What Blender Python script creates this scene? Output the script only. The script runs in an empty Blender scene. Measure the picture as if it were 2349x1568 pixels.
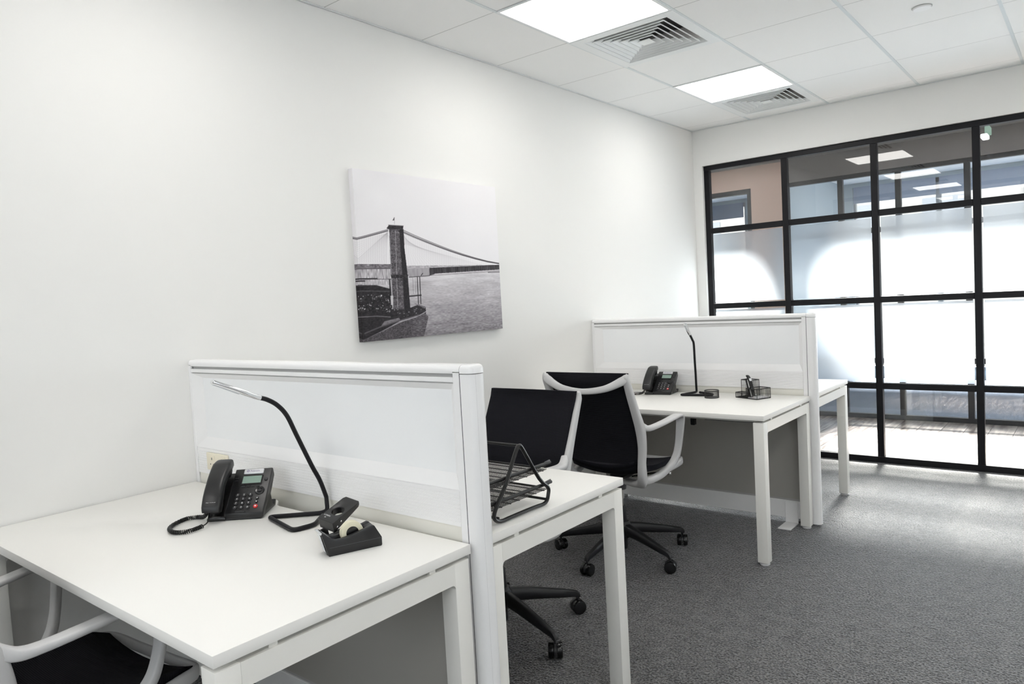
import bpy, bmesh, math, random
import numpy as np
from mathutils import Vector, Matrix
random.seed(7)
scene = bpy.context.scene
COL = scene.collection
R = math.radians

# ------------------------------------------------------------------ camera
cam_d = bpy.data.cameras.new('camera'); cam = bpy.data.objects.new('camera', cam_d); COL.objects.link(cam)
cam_d.sensor_width = 36.0; cam_d.lens = 36.0 * 1661.7 / 2349.0; cam_d.clip_start = .02; cam_d.clip_end = 300
_r = Vector((0.77500211, 0.62957735, -0.05480952)); _u = Vector((0.00714572, 0.07799392, 0.99692823)); _f = Vector((-0.63191824, 0.77301314, -0.05594667))
cam.matrix_world = Matrix(((_r.x, _u.x, -_f.x, 2.6892), (_r.y, _u.y, -_f.y, 0.0), (_r.z, _u.z, -_f.z, 1.3594), (0, 0, 0, 1)))
scene.camera = cam

# ------------------------------------------------------------------ sky, sun, exposure
world = bpy.data.worlds.new('sky'); scene.world = world; world.use_nodes = True
wn = world.node_tree.nodes; wl = world.node_tree.links
bg = wn['Background']; bg.inputs[0].default_value = (.90, .95, 1.0, 1); bg.inputs[1].default_value = 3.6
sun_d = bpy.data.lights.new('sun', 'SUN'); sun_d.energy = 175.0; sun_d.angle = R(13); sun_d.color = (1, .96, .9)
sun = bpy.data.objects.new('sun', sun_d); COL.objects.link(sun)
SUN_DIR = Vector((.13, -.95, -1.0)).normalized()
sun.rotation_euler = SUN_DIR.to_track_quat('-Z', 'Y').to_euler()
vs = scene.view_settings
vs.view_transform = 'Standard'; vs.look = 'None'; vs.gamma = 1.0; vs.use_curve_mapping = False; vs.exposure = 0.15
PANEL_L = 8.2
try:
    scene.cycles.use_denoising = True
    scene.cycles.max_bounces = 7; scene.cycles.diffuse_bounces = 4; scene.cycles.glossy_bounces = 3; scene.cycles.transparent_max_bounces = 16; scene.cycles.transmission_bounces = 5
    scene.cycles.sample_clamp_indirect = 8.0; scene.cycles.adaptive_threshold = .07
except Exception:
    pass

# ------------------------------------------------------------------ materials
def mat(name, col, rough=.5, metal=0.0, spec=.5, bump=None, coat=0.0):
    m = bpy.data.materials.new(name); m.use_nodes = True
    nt = m.node_tree; b = nt.nodes['Principled BSDF']
    b.inputs['Base Color'].default_value = (*col, 1); b.inputs['Roughness'].default_value = rough
    b.inputs['Metallic'].default_value = metal; b.inputs['Specular IOR Level'].default_value = spec
    if coat: b.inputs['Coat Weight'].default_value = coat; b.inputs['Coat Roughness'].default_value = .05
    if bump:   # (scale, strength, distance, colour variation)
        tc = nt.nodes.new('ShaderNodeTexCoord'); n = nt.nodes.new('ShaderNodeTexNoise')
        n.inputs['Scale'].default_value = bump[0]; n.inputs['Detail'].default_value = 3
        nt.links.new(tc.outputs['Object'], n.inputs['Vector'])
        bp = nt.nodes.new('ShaderNodeBump'); bp.inputs['Strength'].default_value = bump[1]; bp.inputs['Distance'].default_value = bump[2]
        nt.links.new(n.outputs[0], bp.inputs['Height']); nt.links.new(bp.outputs[0], b.inputs['Normal'])
    return m
def emit(name, col, s):
    m = bpy.data.materials.new(name); m.use_nodes = True; nt = m.node_tree; nt.nodes.clear()
    e = nt.nodes.new('ShaderNodeEmission'); o = nt.nodes.new('ShaderNodeOutputMaterial')
    e.inputs[0].default_value = (*col, 1); e.inputs[1].default_value = s; nt.links.new(e.outputs[0], o.inputs[0]); return m
def glass_mat(name, tint=(.975, .98, .98)):
    m = bpy.data.materials.new(name); m.use_nodes = True; nt = m.node_tree; nt.nodes.clear(); N = nt.nodes.new; L = nt.links.new
    o = N('ShaderNodeOutputMaterial'); mx = N('ShaderNodeMixShader'); t = N('ShaderNodeBsdfTransparent'); g = N('ShaderNodeBsdfGlossy')
    lw = N('ShaderNodeLayerWeight'); lw.inputs['Blend'].default_value = .5
    p = N('ShaderNodeMath'); p.operation = 'POWER'; p.inputs[1].default_value = 5
    ma = N('ShaderNodeMath'); ma.operation = 'MULTIPLY_ADD'; ma.inputs[1].default_value = .94; ma.inputs[2].default_value = .055
    t.inputs[0].default_value = (*tint, 1); g.inputs['Roughness'].default_value = 0.0
    L(lw.outputs['Facing'], p.inputs[0]); L(p.outputs[0], ma.inputs[0]); L(ma.outputs[0], mx.inputs[0])
    L(t.outputs[0], mx.inputs[1]); L(g.outputs[0], mx.inputs[2]); L(mx.outputs[0], o.inputs[0]); return m
def film_mat(name):
    # frosted vinyl: mostly diffuse transmission, some soft see-through, a little straight light
    m = bpy.data.materials.new(name); m.use_nodes = True; nt = m.node_tree; nt.nodes.clear(); N = nt.nodes.new; L = nt.links.new
    o = N('ShaderNodeOutputMaterial'); mx = N('ShaderNodeMixShader'); tr = N('ShaderNodeBsdfTranslucent'); rf = N('ShaderNodeBsdfRefraction'); tp = N('ShaderNodeBsdfTransparent')
    tr.inputs[0].default_value = (.80, .89, .98, 1); rf.inputs[0].default_value = (.92, .95, .98, 1); tp.inputs[0].default_value = (.92, .96, 1, 1)
    rf.inputs['Roughness'].default_value = .5; rf.inputs['IOR'].default_value = 1.22
    mx.inputs[0].default_value = .62; L(tr.outputs[0], mx.inputs[1]); L(rf.outputs[0], mx.inputs[2])
    m3 = N('ShaderNodeMixShader'); m3.inputs[0].default_value = .12; L(mx.outputs[0], m3.inputs[1]); L(tp.outputs[0], m3.inputs[2])
    g = N('ShaderNodeBsdfGlossy'); g.inputs['Roughness'].default_value = .25; m2 = N('ShaderNodeMixShader'); m2.inputs[0].default_value = .04
    L(m3.outputs[0], m2.inputs[1]); L(g.outputs[0], m2.inputs[2]); L(m2.outputs[0], o.inputs[0]); return m
def clear_mat(name):
    m = bpy.data.materials.new(name); m.use_nodes = True; nt = m.node_tree; nt.nodes.clear(); N = nt.nodes.new
    o = N('ShaderNodeOutputMaterial'); t = N('ShaderNodeBsdfTransparent'); nt.links.new(t.outputs[0], o.inputs[0]); return m
def carpet_mat(name, dark, light, sc=210, rough=.55, spec=.5):
    m = mat(name, dark, rough, spec=spec); nt = m.node_tree; b = nt.nodes['Principled BSDF']; N = nt.nodes.new; L = nt.links.new
    tc = N('ShaderNodeTexCoord'); n1 = N('ShaderNodeTexNoise'); n1.inputs['Scale'].default_value = sc; n1.inputs['Detail'].default_value = 2.5; n1.inputs['Roughness'].default_value = .7
    v = N('ShaderNodeTexVoronoi'); v.inputs['Scale'].default_value = sc * .9; n2 = N('ShaderNodeTexNoise'); n2.inputs['Scale'].default_value = 18
    for x in (n1, v, n2): L(tc.outputs['Object'], x.inputs['Vector'])
    rp = N('ShaderNodeValToRGB'); rp.color_ramp.elements[0].position = .44; rp.color_ramp.elements[1].position = .58
    rp.color_ramp.elements[0].color = (*dark, 1); rp.color_ramp.elements[1].color = (*light, 1)
    mm = N('ShaderNodeMath'); mm.operation = 'MULTIPLY_ADD'; mm.inputs[1].default_value = .16; L(n2.outputs[0], mm.inputs[0]); L(n1.outputs[0], mm.inputs[2])
    sb = N('ShaderNodeMath'); sb.operation = 'SUBTRACT'; sb.inputs[1].default_value = .08; L(mm.outputs[0], sb.inputs[0])
    L(sb.outputs[0], rp.inputs[0]); L(rp.outputs[0], b.inputs['Base Color'])
    bp = N('ShaderNodeBump'); bp.inputs['Strength'].default_value = .9; bp.inputs['Distance'].default_value = .004
    L(v.outputs['Distance'], bp.inputs['Height']); L(bp.outputs[0], b.inputs['Normal'])
    b.inputs['Sheen Weight'].default_value = .35; b.inputs['Sheen Roughness'].default_value = .35; b.inputs['Sheen Tint'].default_value = (.9, .93, 1, 1); return m
def mesh_fabric(name, axis='Z'):
    m = mat(name, (.012, .012, .015), .85, spec=.12); nt = m.node_tree; b = nt.nodes['Principled BSDF']; N = nt.nodes.new; L = nt.links.new
    tc = N('ShaderNodeTexCoord'); w = N('ShaderNodeTexWave'); w.wave_type = 'BANDS'; w.bands_direction = axis; w.inputs['Scale'].default_value = 62; w.inputs['Distortion'].default_value = .4
    L(tc.outputs['Object'], w.inputs['Vector'])
    rp = N('ShaderNodeValToRGB'); rp.color_ramp.elements[0].color = (.006, .006, .008, 1); rp.color_ramp.elements[1].color = (.020, .020, .026, 1)
    L(w.outputs[0], rp.inputs[0]); L(rp.outputs[0], b.inputs['Base Color'])
    bp = N('ShaderNodeBump'); bp.inputs['Strength'].default_value = .35; bp.inputs['Distance'].default_value = .002; L(w.outputs[0], bp.inputs['Height']); L(bp.outputs[0], b.inputs['Normal']); return m
def wood_mat(name):
    m = mat(name, (.2, .17, .15), .28); nt = m.node_tree; b = nt.nodes['Principled BSDF']; N = nt.nodes.new; L = nt.links.new
    tc = N('ShaderNodeTexCoord'); mp = N('ShaderNodeMapping'); mp.inputs['Scale'].default_value = (14, 1.6, 1); n = N('ShaderNodeTexNoise'); n.inputs['Scale'].default_value = 2.2; n.inputs['Detail'].default_value = 6
    oi = N('ShaderNodeObjectInfo'); va = N('ShaderNodeVectorMath'); va.operation = 'ADD'; cx = N('ShaderNodeCombineXYZ')
    mu = N('ShaderNodeMath'); mu.operation = 'MULTIPLY'; mu.inputs[1].default_value = 37; L(oi.outputs['Random'], mu.inputs[0]); L(mu.outputs[0], cx.inputs[1])
    L(tc.outputs['Object'], mp.inputs[0]); L(mp.outputs[0], va.inputs[0]); L(cx.outputs[0], va.inputs[1]); L(va.outputs[0], n.inputs['Vector'])
    rp = N('ShaderNodeValToRGB'); rp.color_ramp.elements[0].position = .35; rp.color_ramp.elements[1].position = .7
    rp.color_ramp.elements[0].color = (.07, .055, .05, 1); rp.color_ramp.elements[1].color = (.34, .30, .28, 1)
    L(n.outputs[0], rp.inputs[0]); L(rp.outputs[0], b.inputs['Base Color']); return m

MT = dict(
    wall=mat('wall_paint', (.82, .815, .795), .75, spec=.25, bump=(55, .04, .002)),
    ceil=mat('ceiling_tile_face', (.87, .87, .86), .9, spec=.1, bump=(260, .12, .002)),
    tbar=mat('grid_white', (.80, .82, .82), .3), runner=mat('runner_grey', (.66, .70, .71), .3),
    plenum=mat('plenum_dark', (.05, .05, .05), .9),
    carpet=carpet_mat('carpet_grey', (.004, .0038, .0038), (.175, .169, .164), 125),
    carpet2=carpet_mat('carpet_blue_grey', (.014, .026, .05), (.055, .09, .15), 120, .9, .2),
    wood=wood_mat('corridor_wood'),
    black=mat('black_powder_coat', (.006, .006, .008), .42, spec=.25),
    glass=glass_mat('clear_glass'),
    film=film_mat('frosted_film'), film_back=clear_mat('film_adhesive'),
    desk=mat('white_laminate', (.90, .885, .85), .34, spec=.4, bump=(900, .03, .0003)),
    desk_edge=mat('white_edging', (.76, .75, .71), .4),
    steel_white=mat('white_powder_steel', (.87, .855, .81), .30),
    alu_white=mat('white_aluminium', (.88, .875, .875), .28),
    acryl=mat('white_acrylic', (.90, .91, .92), .10, spec=.5),
    groove=mat('groove_grey', (.46, .455, .45), .6),
    gap=mat('joint_dark', (.10, .10, .11), .7),
    panel_lit_cream=mat('back_panel_lit_cream', (.80, .785, .72), .5),
    panel_shade_grey=mat('panel_shade_grey', (.40, .385, .355), .55),  # screen panel colour darkened for the shade under the desk
    cream=mat('socket_cream', (.83, .77, .62), .35),
    frame_grey=mat('chair_plastic_grey', (.62, .615, .615), .42, spec=.4),
    mesh=mesh_fabric('black_mesh_fabric'), mesh_seat=mesh_fabric('black_seat_mesh', 'Y'),
    dark_plastic=mat('chair_dark_plastic', (.012, .012, .014), .42),
    dark_grey=mat('mechanism_grey', (.09, .09, .095), .5),
    chrome=mat('brushed_steel', (.62, .60, .57), .22, metal=1),
    alu=mat('polished_aluminium', (.82, .83, .85), .16, metal=1),
    phone=mat('phone_black', (.008, .008, .009), .36, bump=(700, .04, .0003)),
    phone_gloss=mat('phone_gloss', (.007, .007, .008), .22),
    key=mat('phone_key', (.022, .022, .024), .35),
    red=mat('key_red', (.62, .03, .03), .35),
    silver=mat('silver_strip', (.72, .72, .74), .3, metal=.6),
    lcd=mat('lcd_green', (.24, .33, .28), .15),
    white_ink=mat('white_ink', (.75, .75, .75), .6),
    blue_ink=mat('logo_ink', (.16, .12, .28), .5),
    wire=mat('black_wire', (.007, .007, .007), .33),
    tape=mat('tape_cream', (.78, .74, .56), .4),
    tape_clear=mat('tape_band', (.62, .64, .66), .25),
    paper=mat('note_paper', (.80, .80, .82), .8),
    beige=mat('corridor_beige', (.25, .175, .145), .8),
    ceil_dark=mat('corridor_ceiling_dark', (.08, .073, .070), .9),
    pale=mat('office_pale_wall', (.34, .40, .44), .8),
    blind=mat('blind_blue_grey', (.22, .26, .34), .8),
    bframe=mat('window_frame_grey', (.25, .27, .29), .5),
    panel_light=emit('panel_light', (1.0, .975, .935), PANEL_L),
    green=emit('exit_green', (.42, .62, .50), .6),
    exit_white=emit('exit_lamp_white', (.9, .95, .92), 2.2),
    facade=mat('far_facade', (.46, .44, .41), .9),
    facade_win=mat('far_window', (.30, .32, .35), .4),
)

# ------------------------------------------------------------------ mesh building helpers
class MB:
    def __init__(s): s.bm = bmesh.new(); s.mi = 0
    def box(s, x0, x1, y0, y1, z0, z1, bev=0, seg=1, M=None):
        mx = Matrix.Translation(((x0+x1)/2, (y0+y1)/2, (z0+z1)/2)) @ Matrix.Diagonal((x1-x0, y1-y0, z1-z0, 1))
        if M is not None: mx = M @ mx
        g = bmesh.ops.create_cube(s.bm, size=1, matrix=mx)
        if bev:
            es = list({e for v in g['verts'] for e in v.link_edges})
            bmesh.ops.bevel(s.bm, geom=es, offset=bev, segments=seg, affect='EDGES', profile=.5, clamp_overlap=True)
        return s
    def prism(s, prof, t0, t1, axis='x', M=None, bev=0):
        # prof: 2D polygon; axis x -> (y,z), y -> (x,z), z -> (x,y)
        f = {'x': lambda p, t: (t, p[0], p[1]), 'y': lambda p, t: (p[0], t, p[1]), 'z': lambda p, t: (p[0], p[1], t)}[axis]
        mk = lambda p, t: s.bm.verts.new(M @ Vector(f(p, t)) if M is not None else f(p, t))
        a = [mk(p, t0) for p in prof]; b = [mk(p, t1) for p in prof]; n = len(prof)
        fs = [s.bm.faces.new(a), s.bm.faces.new(b[::-1])]
        for i in range(n): fs.append(s.bm.faces.new((a[i], b[i], b[(i+1) % n], a[(i+1) % n])))
        bmesh.ops.recalc_face_normals(s.bm, faces=fs)
        if bev:
            es = list({e for f_ in fs for e in f_.edges})
            bmesh.ops.bevel(s.bm, geom=es, offset=bev, segments=2, affect='EDGES', profile=.5, clamp_overlap=True)
        return s
    def rings(s, rings, cap=True, closed=False):
        vr = [[s.bm.verts.new(p) for p in r] for r in rings]; n = len(rings[0]); fs = []
        m = len(vr)
        for i in range(m if closed else m-1):
            a, b = vr[i], vr[(i+1) % m]
            for j in range(n): fs.append(s.bm.faces.new((a[j], a[(j+1) % n], b[(j+1) % n], b[j])))
        if cap and not closed: fs.append(s.bm.faces.new(vr[0][::-1])); fs.append(s.bm.faces.new(vr[-1]))
        bmesh.ops.recalc_face_normals(s.bm, faces=fs); return s
    def sweep(s, pts, w, t=None, ref=(1, 0, 0), n=12, sub=6, closed=False, ex=2.6, smooth=True):
        # w: full width along ref, t: full thickness across; numbers or lists per key point
        P = [Vector(p) for p in pts]; K = len(P); t = w if t is None else t
        W = list(w) if hasattr(w, '__len__') else [w]*K; T = list(t) if hasattr(t, '__len__') else [t]*K
        X, ww, tt = [], [], []
        if smooth:
            rng = K if closed else K-1
            for i in range(rng):
                g = (lambda k: P[k % K]) if closed else (lambda k: P[max(0, min(K-1, k))])
                p0, p1, p2, p3 = g(i-1), g(i), g(i+1), g(i+2)
                for q in range(sub):
                    u = q/sub; X.append(.5*((2*p1)+(p2-p0)*u+(2*p0-5*p1+4*p2-p3)*u*u+(3*p1-p0-3*p2+p3)*u**3))
                    ww.append(W[i]*(1-u)+W[(i+1) % K]*u); tt.append(T[i]*(1-u)+T[(i+1) % K]*u)
            if not closed: X.append(P[-1]); ww.append(W[-1]); tt.append(T[-1])
        else: X, ww, tt = P, W, T
        N = len(X); rg = []; auto = isinstance(ref, str); a_prev = Vector((0, 0, 1)) if auto else Vector(ref)
        for i in range(N):
            if closed: d = X[(i+1) % N]-X[i-1]
            else: d = X[min(N-1, i+1)]-X[max(0, i-1)]
            d = d.normalized()
            a = a_prev.copy() if auto else Vector(ref)
            a = a - d*a.dot(d)
            if a.length < 1e-4: a = a_prev - d*a_prev.dot(d)
            a.normalize(); a_prev = a; b = d.cross(a)
            ring = []
            for j in range(n):
                th = 2*math.pi*j/n; c, sn = math.cos(th), math.sin(th)
                cc = math.copysign(abs(c)**(2/ex), c); ss = math.copysign(abs(sn)**(2/ex), sn)
                ring.append(X[i]+a*(cc*ww[i]/2)+b*(ss*tt[i]/2))
            rg.append(ring)
        return s.rings(rg, closed=closed)
    def tube(s, pts, r, n=8, sub=6, closed=False, smooth=True):
        P = [Vector(p) for p in pts]; d = (P[1]-P[0]).normalized()
        ref = Vector((0, 0, 1)) if abs(d.z) < .9 else Vector((1, 0, 0))
        # parallel transport frames
        X = []
        K = len(P)
        if smooth:
            for i in range(K if closed else K-1):
                g = (lambda k: P[k % K]) if closed else (lambda k: P[max(0, min(K-1, k))])
                p0, p1, p2, p3 = g(i-1), g(i), g(i+1), g(i+2)
                for q in range(sub):
                    u = q/sub; X.append(.5*((2*p1)+(p2-p0)*u+(2*p0-5*p1+4*p2-p3)*u*u+(3*p1-p0-3*p2+p3)*u**3))
            if not closed: X.append(P[-1])
        else: X = P
        N = len(X); rg = []; a = ref
        for i in range(N):
            d = (X[(i+1) % N]-X[i-1]) if closed else (X[min(N-1, i+1)]-X[max(0, i-1)])
            d.normalize(); a = a-d*a.dot(d); a.normalize(); b = d.cross(a)
            rr = r[i*len(r)//N] if hasattr(r, '__len__') else r
            rg.append([X[i]+a*(math.cos(2*math.pi*j/n)*rr)+b*(math.sin(2*math.pi*j/n)*rr) for j in range(n)])
        return s.rings(rg, closed=closed)
    def lathe(s, prof, n=24, M=None):   # prof: list of (r, z) from bottom to top, axis z
        M = M or Matrix(); rg = []
        for r_, z in prof: rg.append([M @ Vector((r_*math.cos(2*math.pi*j/n), r_*math.sin(2*math.pi*j/n), z)) for j in range(n)])
        return s.rings(rg)
    def quad(s, *p): s.bm.faces.new([s.bm.verts.new(v) for v in p]); return s
    def build(s, name, m, parent=None, angle=35, loc=None, smooth=True):
        me = bpy.data.meshes.new(name); s.bm.to_mesh(me); s.bm.free()
        o = link(name, me, m, parent)
        if smooth:
            me.polygons.foreach_set('use_smooth', [True]*len(me.polygons)); me.set_sharp_from_angle(angle=R(angle))
        if loc is not None: o.location = loc
        return o
def link(name, me, m, parent=None):
    o = bpy.data.objects.new(name, me); COL.objects.link(o)
    if m is not None and len(me.materials) == 0: me.materials.append(MT[m] if isinstance(m, str) else m)
    if parent is not None: o.parent = parent
    return o
def thing(name, label, cat, loc=(0, 0, 0), rz=0, group=None):
    o = bpy.data.objects.new(name, None); COL.objects.link(o); o.empty_display_size = .05
    o.location = loc; o.rotation_euler = (0, 0, rz); o['label'] = label; o['category'] = cat
    if group: o['group'] = group
    return o
def struct(o): o['kind'] = 'structure'; return o
def bx(name, m, parent, *a, **k): return MB().box(*a, **k).build(name, m, parent)
def copy_obj(o, parent=None, loc=None):
    c = o.copy(); COL.objects.link(c)
    if parent is not None: c.parent = parent
    if loc is not None: c.location = loc
    return c
def copy_tree(o, parent=None):
    c = o.copy(); COL.objects.link(c)
    if parent is not None: c.parent = parent
    for ch in list(o.children): copy_tree(ch, c)
    return c
def text(name, s, size, M, m, parent, ext=.0001, align='CENTER'):
    cu = bpy.data.curves.new(name, 'FONT'); cu.body = s; cu.size = size; cu.extrude = ext; cu.align_x = align; cu.align_y = 'CENTER'; cu.resolution_u = 2
    t = bpy.data.objects.new(name, cu); me = bpy.data.meshes.new_from_object(t); bpy.data.objects.remove(t); bpy.data.curves.remove(cu)
    me.materials.clear(); me.transform(M); return link(name, me, m, parent)

# ================================================================== SETTING
ZC, YB, XW, YF = 2.711, 5.854, 4.45, -2.7     # ceiling, back wall, right wall, wall behind the camera
GX = [.504 + .6*i for i in range(-1, 8)]; GY0 = 2.086
ZD, XR = .742, 1.423

struct(bx('floor', 'carpet', None, -.1, XW+.1, YF-.1, YB+.10, -.06, 0))
struct(bx('wall_left', 'wall', None, -.12, 0, YF-.1, YB, 0, ZC+.25))
m_ = MB(); WA, WB, WZ0, WZ1 = .2, 1.4, 1.15, 2.35
m_.box(XW, XW+.12, YF-.1, YB, 0, WZ0); m_.box(XW, XW+.12, YF-.1, YB, WZ1, ZC+.25); m_.box(XW, XW+.12, YF-.1, WA, WZ0, WZ1); m_.box(XW, XW+.12, WB, YB, WZ0, WZ1)
struct(m_.build('wall_right', 'wall'))
w5 = thing('window_5', 'added fill-light window in the right wall outside the picture', 'window'); struct(w5)  # unseen window added to fill the room with soft side light
for i in range(2): bx('mullion', 'alu_white', w5, XW+.03, XW+.09, WA+i*1.2-.025, WA+i*1.2+.025, WZ0, WZ1)
for i in range(1): bx('pane', 'glass', w5, XW+.055, XW+.063, WA+i*1.2+.025, WA+i*1.2+1.175, WZ0, WZ1)
m_ = MB(); FA, FB = .4, 4.3
m_.box(0, XW, YF-.12, YF, 0, WZ0); m_.box(0, XW, YF-.12, YF, WZ1, ZC+.25); m_.box(0, FA, YF-.12, YF, WZ0, WZ1); m_.box(FB, XW, YF-.12, YF, WZ0, WZ1)
struct(m_.build('wall_front', 'wall'))
w7 = thing('window_7', 'added fill-light window in the wall behind the camera', 'window'); struct(w7)  # unseen window added to brighten the faces turned to the camera
for i in range(4): bx('mullion', 'alu_white', w7, FA+i*1.3-.025, FA+i*1.3+.025, YF-.09, YF-.03, WZ0, WZ1)
for i in range(3): bx('pane', 'glass', w7, FA+i*1.3+.025, FA+i*1.3+1.275, YF-.064, YF-.056, WZ0, WZ1)
b_ = MB(); b_.box(-.12, .078, YB, YB+.12, 0, ZC+.25); b_.box(.078, XW+.12, YB, YB+.12, 2.408, ZC+.25); struct(b_.build('wall_back', 'wall'))

# ceiling: slab above, tiles, runners, wall angles
ceil = struct(bx('ceiling', 'plenum', None, -.12, XW+.12, YF-.12, YB+.12, ZC+.25, ZC+.35))
lights, vents = [], []
rows = range(-8, 7)
light_cells = {(0, k) for k in (-5, -2, 1, 4)} | {(4, k) for k in (-5, -2, 1, 4)}
vent_cells = {(0, 2), (0, 5), (4, 2), (4, 5), (0, -4), (0, -1)}
tile_me = {}
def tile(x0, x1, y0, y1):
    w, h = round(x1-x0, 3), round(y1-y0, 3)
    if (w, h) not in tile_me:
        me = MB().box(-w/2+.002, w/2-.002, -h/2+.0015, h/2-.0015, 0, .015, bev=.0015).build('ceiling_tile', 'ceil', ceil)
        tile_me[(w, h)] = me; o = me
    else: o = copy_obj(tile_me[(w, h)], ceil)
    o.location = ((x0+x1)/2, (y0+y1)/2, ZC)
xs = [0.0] + [g for g in GX if 0.05 < g < XW-.05] + [XW]
ys = [YF] + [GY0+.6*k for k in rows if YF+.03 < GY0+.6*k < YB-.02] + [YB]
for i in range(len(xs)-1):
    for j in range(len(ys)-1):
        ci = round((xs[i]-.504)/.6) if abs(xs[i+1]-xs[i]-.6) < .01 else -9
        kj = round((ys[j]-GY0)/.6) if abs(ys[j+1]-ys[j]-.6) < .01 else -99
        if (ci, kj) in light_cells: lights.append((xs[i]+.3, ys[j]+.3, ci, kj)); continue
        if (ci, kj) in vent_cells: vents.append((xs[i]+.3, ys[j]+.3, ci, kj)); continue
        tile(xs[i], xs[i+1], ys[j], ys[j+1])
for x in xs[1:-1]:
    m_ = MB(); m_.box(x-.0085, x+.0085, YF, YB-.012, ZC-.0025, ZC+.004); m_.box(x-.002, x+.002, YF, YB-.012, ZC, ZC+.04); m_.build('ceiling_runner', 'runner', ceil)
for y in ys[1:-1]:
    MB().box(0, XW, y-.0022, y+.0022, ZC+.0005, ZC+.006).build('ceiling_cross_joint', 'groove', ceil)
m_ = MB(); m_.box(0, .012, YF, YB, ZC-.004, ZC-.001); m_.box(0, .002, YF, YB, ZC-.004, ZC+.02); m_.build('wall_angle', 'tbar', ceil)
m_ = MB(); m_.box(0, XW, YB-.012, YB, ZC-.004, ZC-.001); m_.box(0, XW, YB-.002, YB, ZC-.004, ZC+.02); m_.build('wall_angle', 'tbar', ceil)

# light panels
for (x, y, ci, k) in lights:
    if (ci, k) == (0, 1): lb, g = 'square white ceiling light panel cut by the top edge, larger of the two', None
    elif (ci, k) == (0, 4): lb, g = 'square white ceiling light panel nearer the glass wall, smaller of the two', None
    else: lb, g = 'square ceiling light panel outside the picture', 'ceiling light panels out of view'
    t = thing('ceiling_light', lb, 'light', (x, y, ZC-.006), 0, g)
    m_ = MB()
    for s in (-1, 1):
        m_.box(s*.2925-.0075, s*.2925+.0075, -.2975, .2975, 0, .03, bev=.001); m_.box(-.285, .285, s*.2925-.005, s*.2925+.005, 0.0, .03)
    m_.build('frame', 'tbar', t)
    MB().box(-.285, .285, -.2875, .2875, .004, .012, bev=.003).build('diffuser', 'panel_light', t)
# four-way air diffusers
def vent_tree(name, lb, loc, g):
    t = thing(name, lb, 'air vent', loc, 0, g)
    m_ = MB()
    A, B = .2975, .245
    for s in (-1, 1):
        m_.box(s*(A+B)/2-(A-B)/2, s*(A+B)/2+(A-B)/2, -A, A, 0, .008, bev=.001); m_.box(-B, B, s*(A+B)/2-(A-B)/2, s*(A+B)/2+(A-B)/2, 0, .008)
    m_.build('frame', 'tbar', t)
    MB().box(-.29, .29, -.29, .29, .13, .14).build('duct_cover', 'plenum', t)
    for kx in range(7):
        a = .243 - kx*.0345; hh = .024; inn = a-.026; th = .0016
        rg = []
        def sq(h, z): return [Vector((-h, -h, z)), Vector((h, -h, z)), Vector((h, h, z)), Vector((-h, h, z))]
        if kx < 6:
            mm = MB(); mm.rings([sq(a-.002, .0), sq(a-.002, .0028), sq(inn, hh), sq(inn+th*2, hh), sq(a+.002, .004), sq(a+.002, 0)], closed=True); mm.build('louver_blade', 'tbar', t, smooth=False)
        else:
            mm = MB(); mm.rings([sq(a, 0), sq(a-.004, .006)]); mm.build('center_plate', 'tbar', t, smooth=False)
    return t
for (x, y, ci, k) in vents:
    if (ci, k) == (0, 2): lb, g = 'square louvred ceiling air vent beside the larger light panel', None
    elif (ci, k) == (0, 5): lb, g = 'square louvred ceiling air vent beside the smaller light panel, against the glass wall end', None
    else: lb, g = 'louvred ceiling air vent outside the picture', 'air vents out of view'
    vent_tree('ceiling_vent', lb, (x, y, ZC-.006), g)
# flush round sensor
t = thing('ceiling_sensor', 'round flat white sensor disc on the ceiling at top right', 'sensor', (2.002, 4.214, ZC))
MB().lathe([(.047, -.001), (.047, .0), (.030, .012)][::-1] if False else [(.0385, -.010), (.042, -.006), (.042, .0)], 32).build('disc', 'alu_white', t)
MB().lathe([(.034, -.004), (.046, -.003), (.046, .0)], 32).build('base_ring', 'groove', t)

# ------------------------------------------------------------------ glazed partition
def partition(root, y, vx, hz, x0, x1, ztop, frost_rows, fw=.045, fd=.05, film_side=-1):
    for i, x in enumerate(vx):
        bx('mullion', 'black', root, x-fw/2, x+fw/2, y-fd/2, y+fd/2, .04, ztop-.04, bev=.002)
    edges = [x0]+[x for x in vx]+[x1]
    zz = [.04]+list(hz)+[ztop-.02]
    bx('bottom_rail', 'black', root, x0, x1, y-fd/2-.004, y+fd/2+.004, 0, .045, bev=.002)
    bx('top_rail', 'black', root, x0, x1, y-fd/2-.004, y+fd/2+.004, ztop-.040, ztop, bev=.002)
    for i in range(len(vx)-1):
        a, b = vx[i]+fw/2, vx[i+1]-fw/2
        for z in hz: bx('transom', 'black', root, a, b, y-fd/2+.002, y+fd/2-.002, z-fw/2, z+fw/2, bev=.002)
        for rI in range(len(zz)-1):
            lo = zz[rI]+(fw/2 if rI else .005); hi = zz[rI+1]-(fw/2 if rI < len(zz)-2 else .02)
            p = bx('pane', 'glass', root, a-.004, b+.004, y-.004, y+.004, lo-.004, hi+.004)
            if rI in frost_rows:
                fo = bx('frosted_film', 'film', p, a+.011, b-.009, y+film_side*.0062-.001, y+film_side*.0062+.001, lo+.009, hi-.010)
                fo.data.materials.append(MT['film_back'])
                for f_ in fo.data.polygons: f_.material_index = 0 if f_.normal.y*film_side > .5 else 1
w1 = thing('window_1', 'black framed glass wall with frosted middle panes at the end of the room', 'glass wall', (0, 0, 0)); struct(w1)
VX1 = [.099, .745, 1.394, 2.031, 2.68, 3.325, 3.97]
partition(w1, YB+.055, VX1+[4.43], [.578, 1.223, 1.861], .078, XW, 2.407, (1, 2), film_side=-1)

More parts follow.
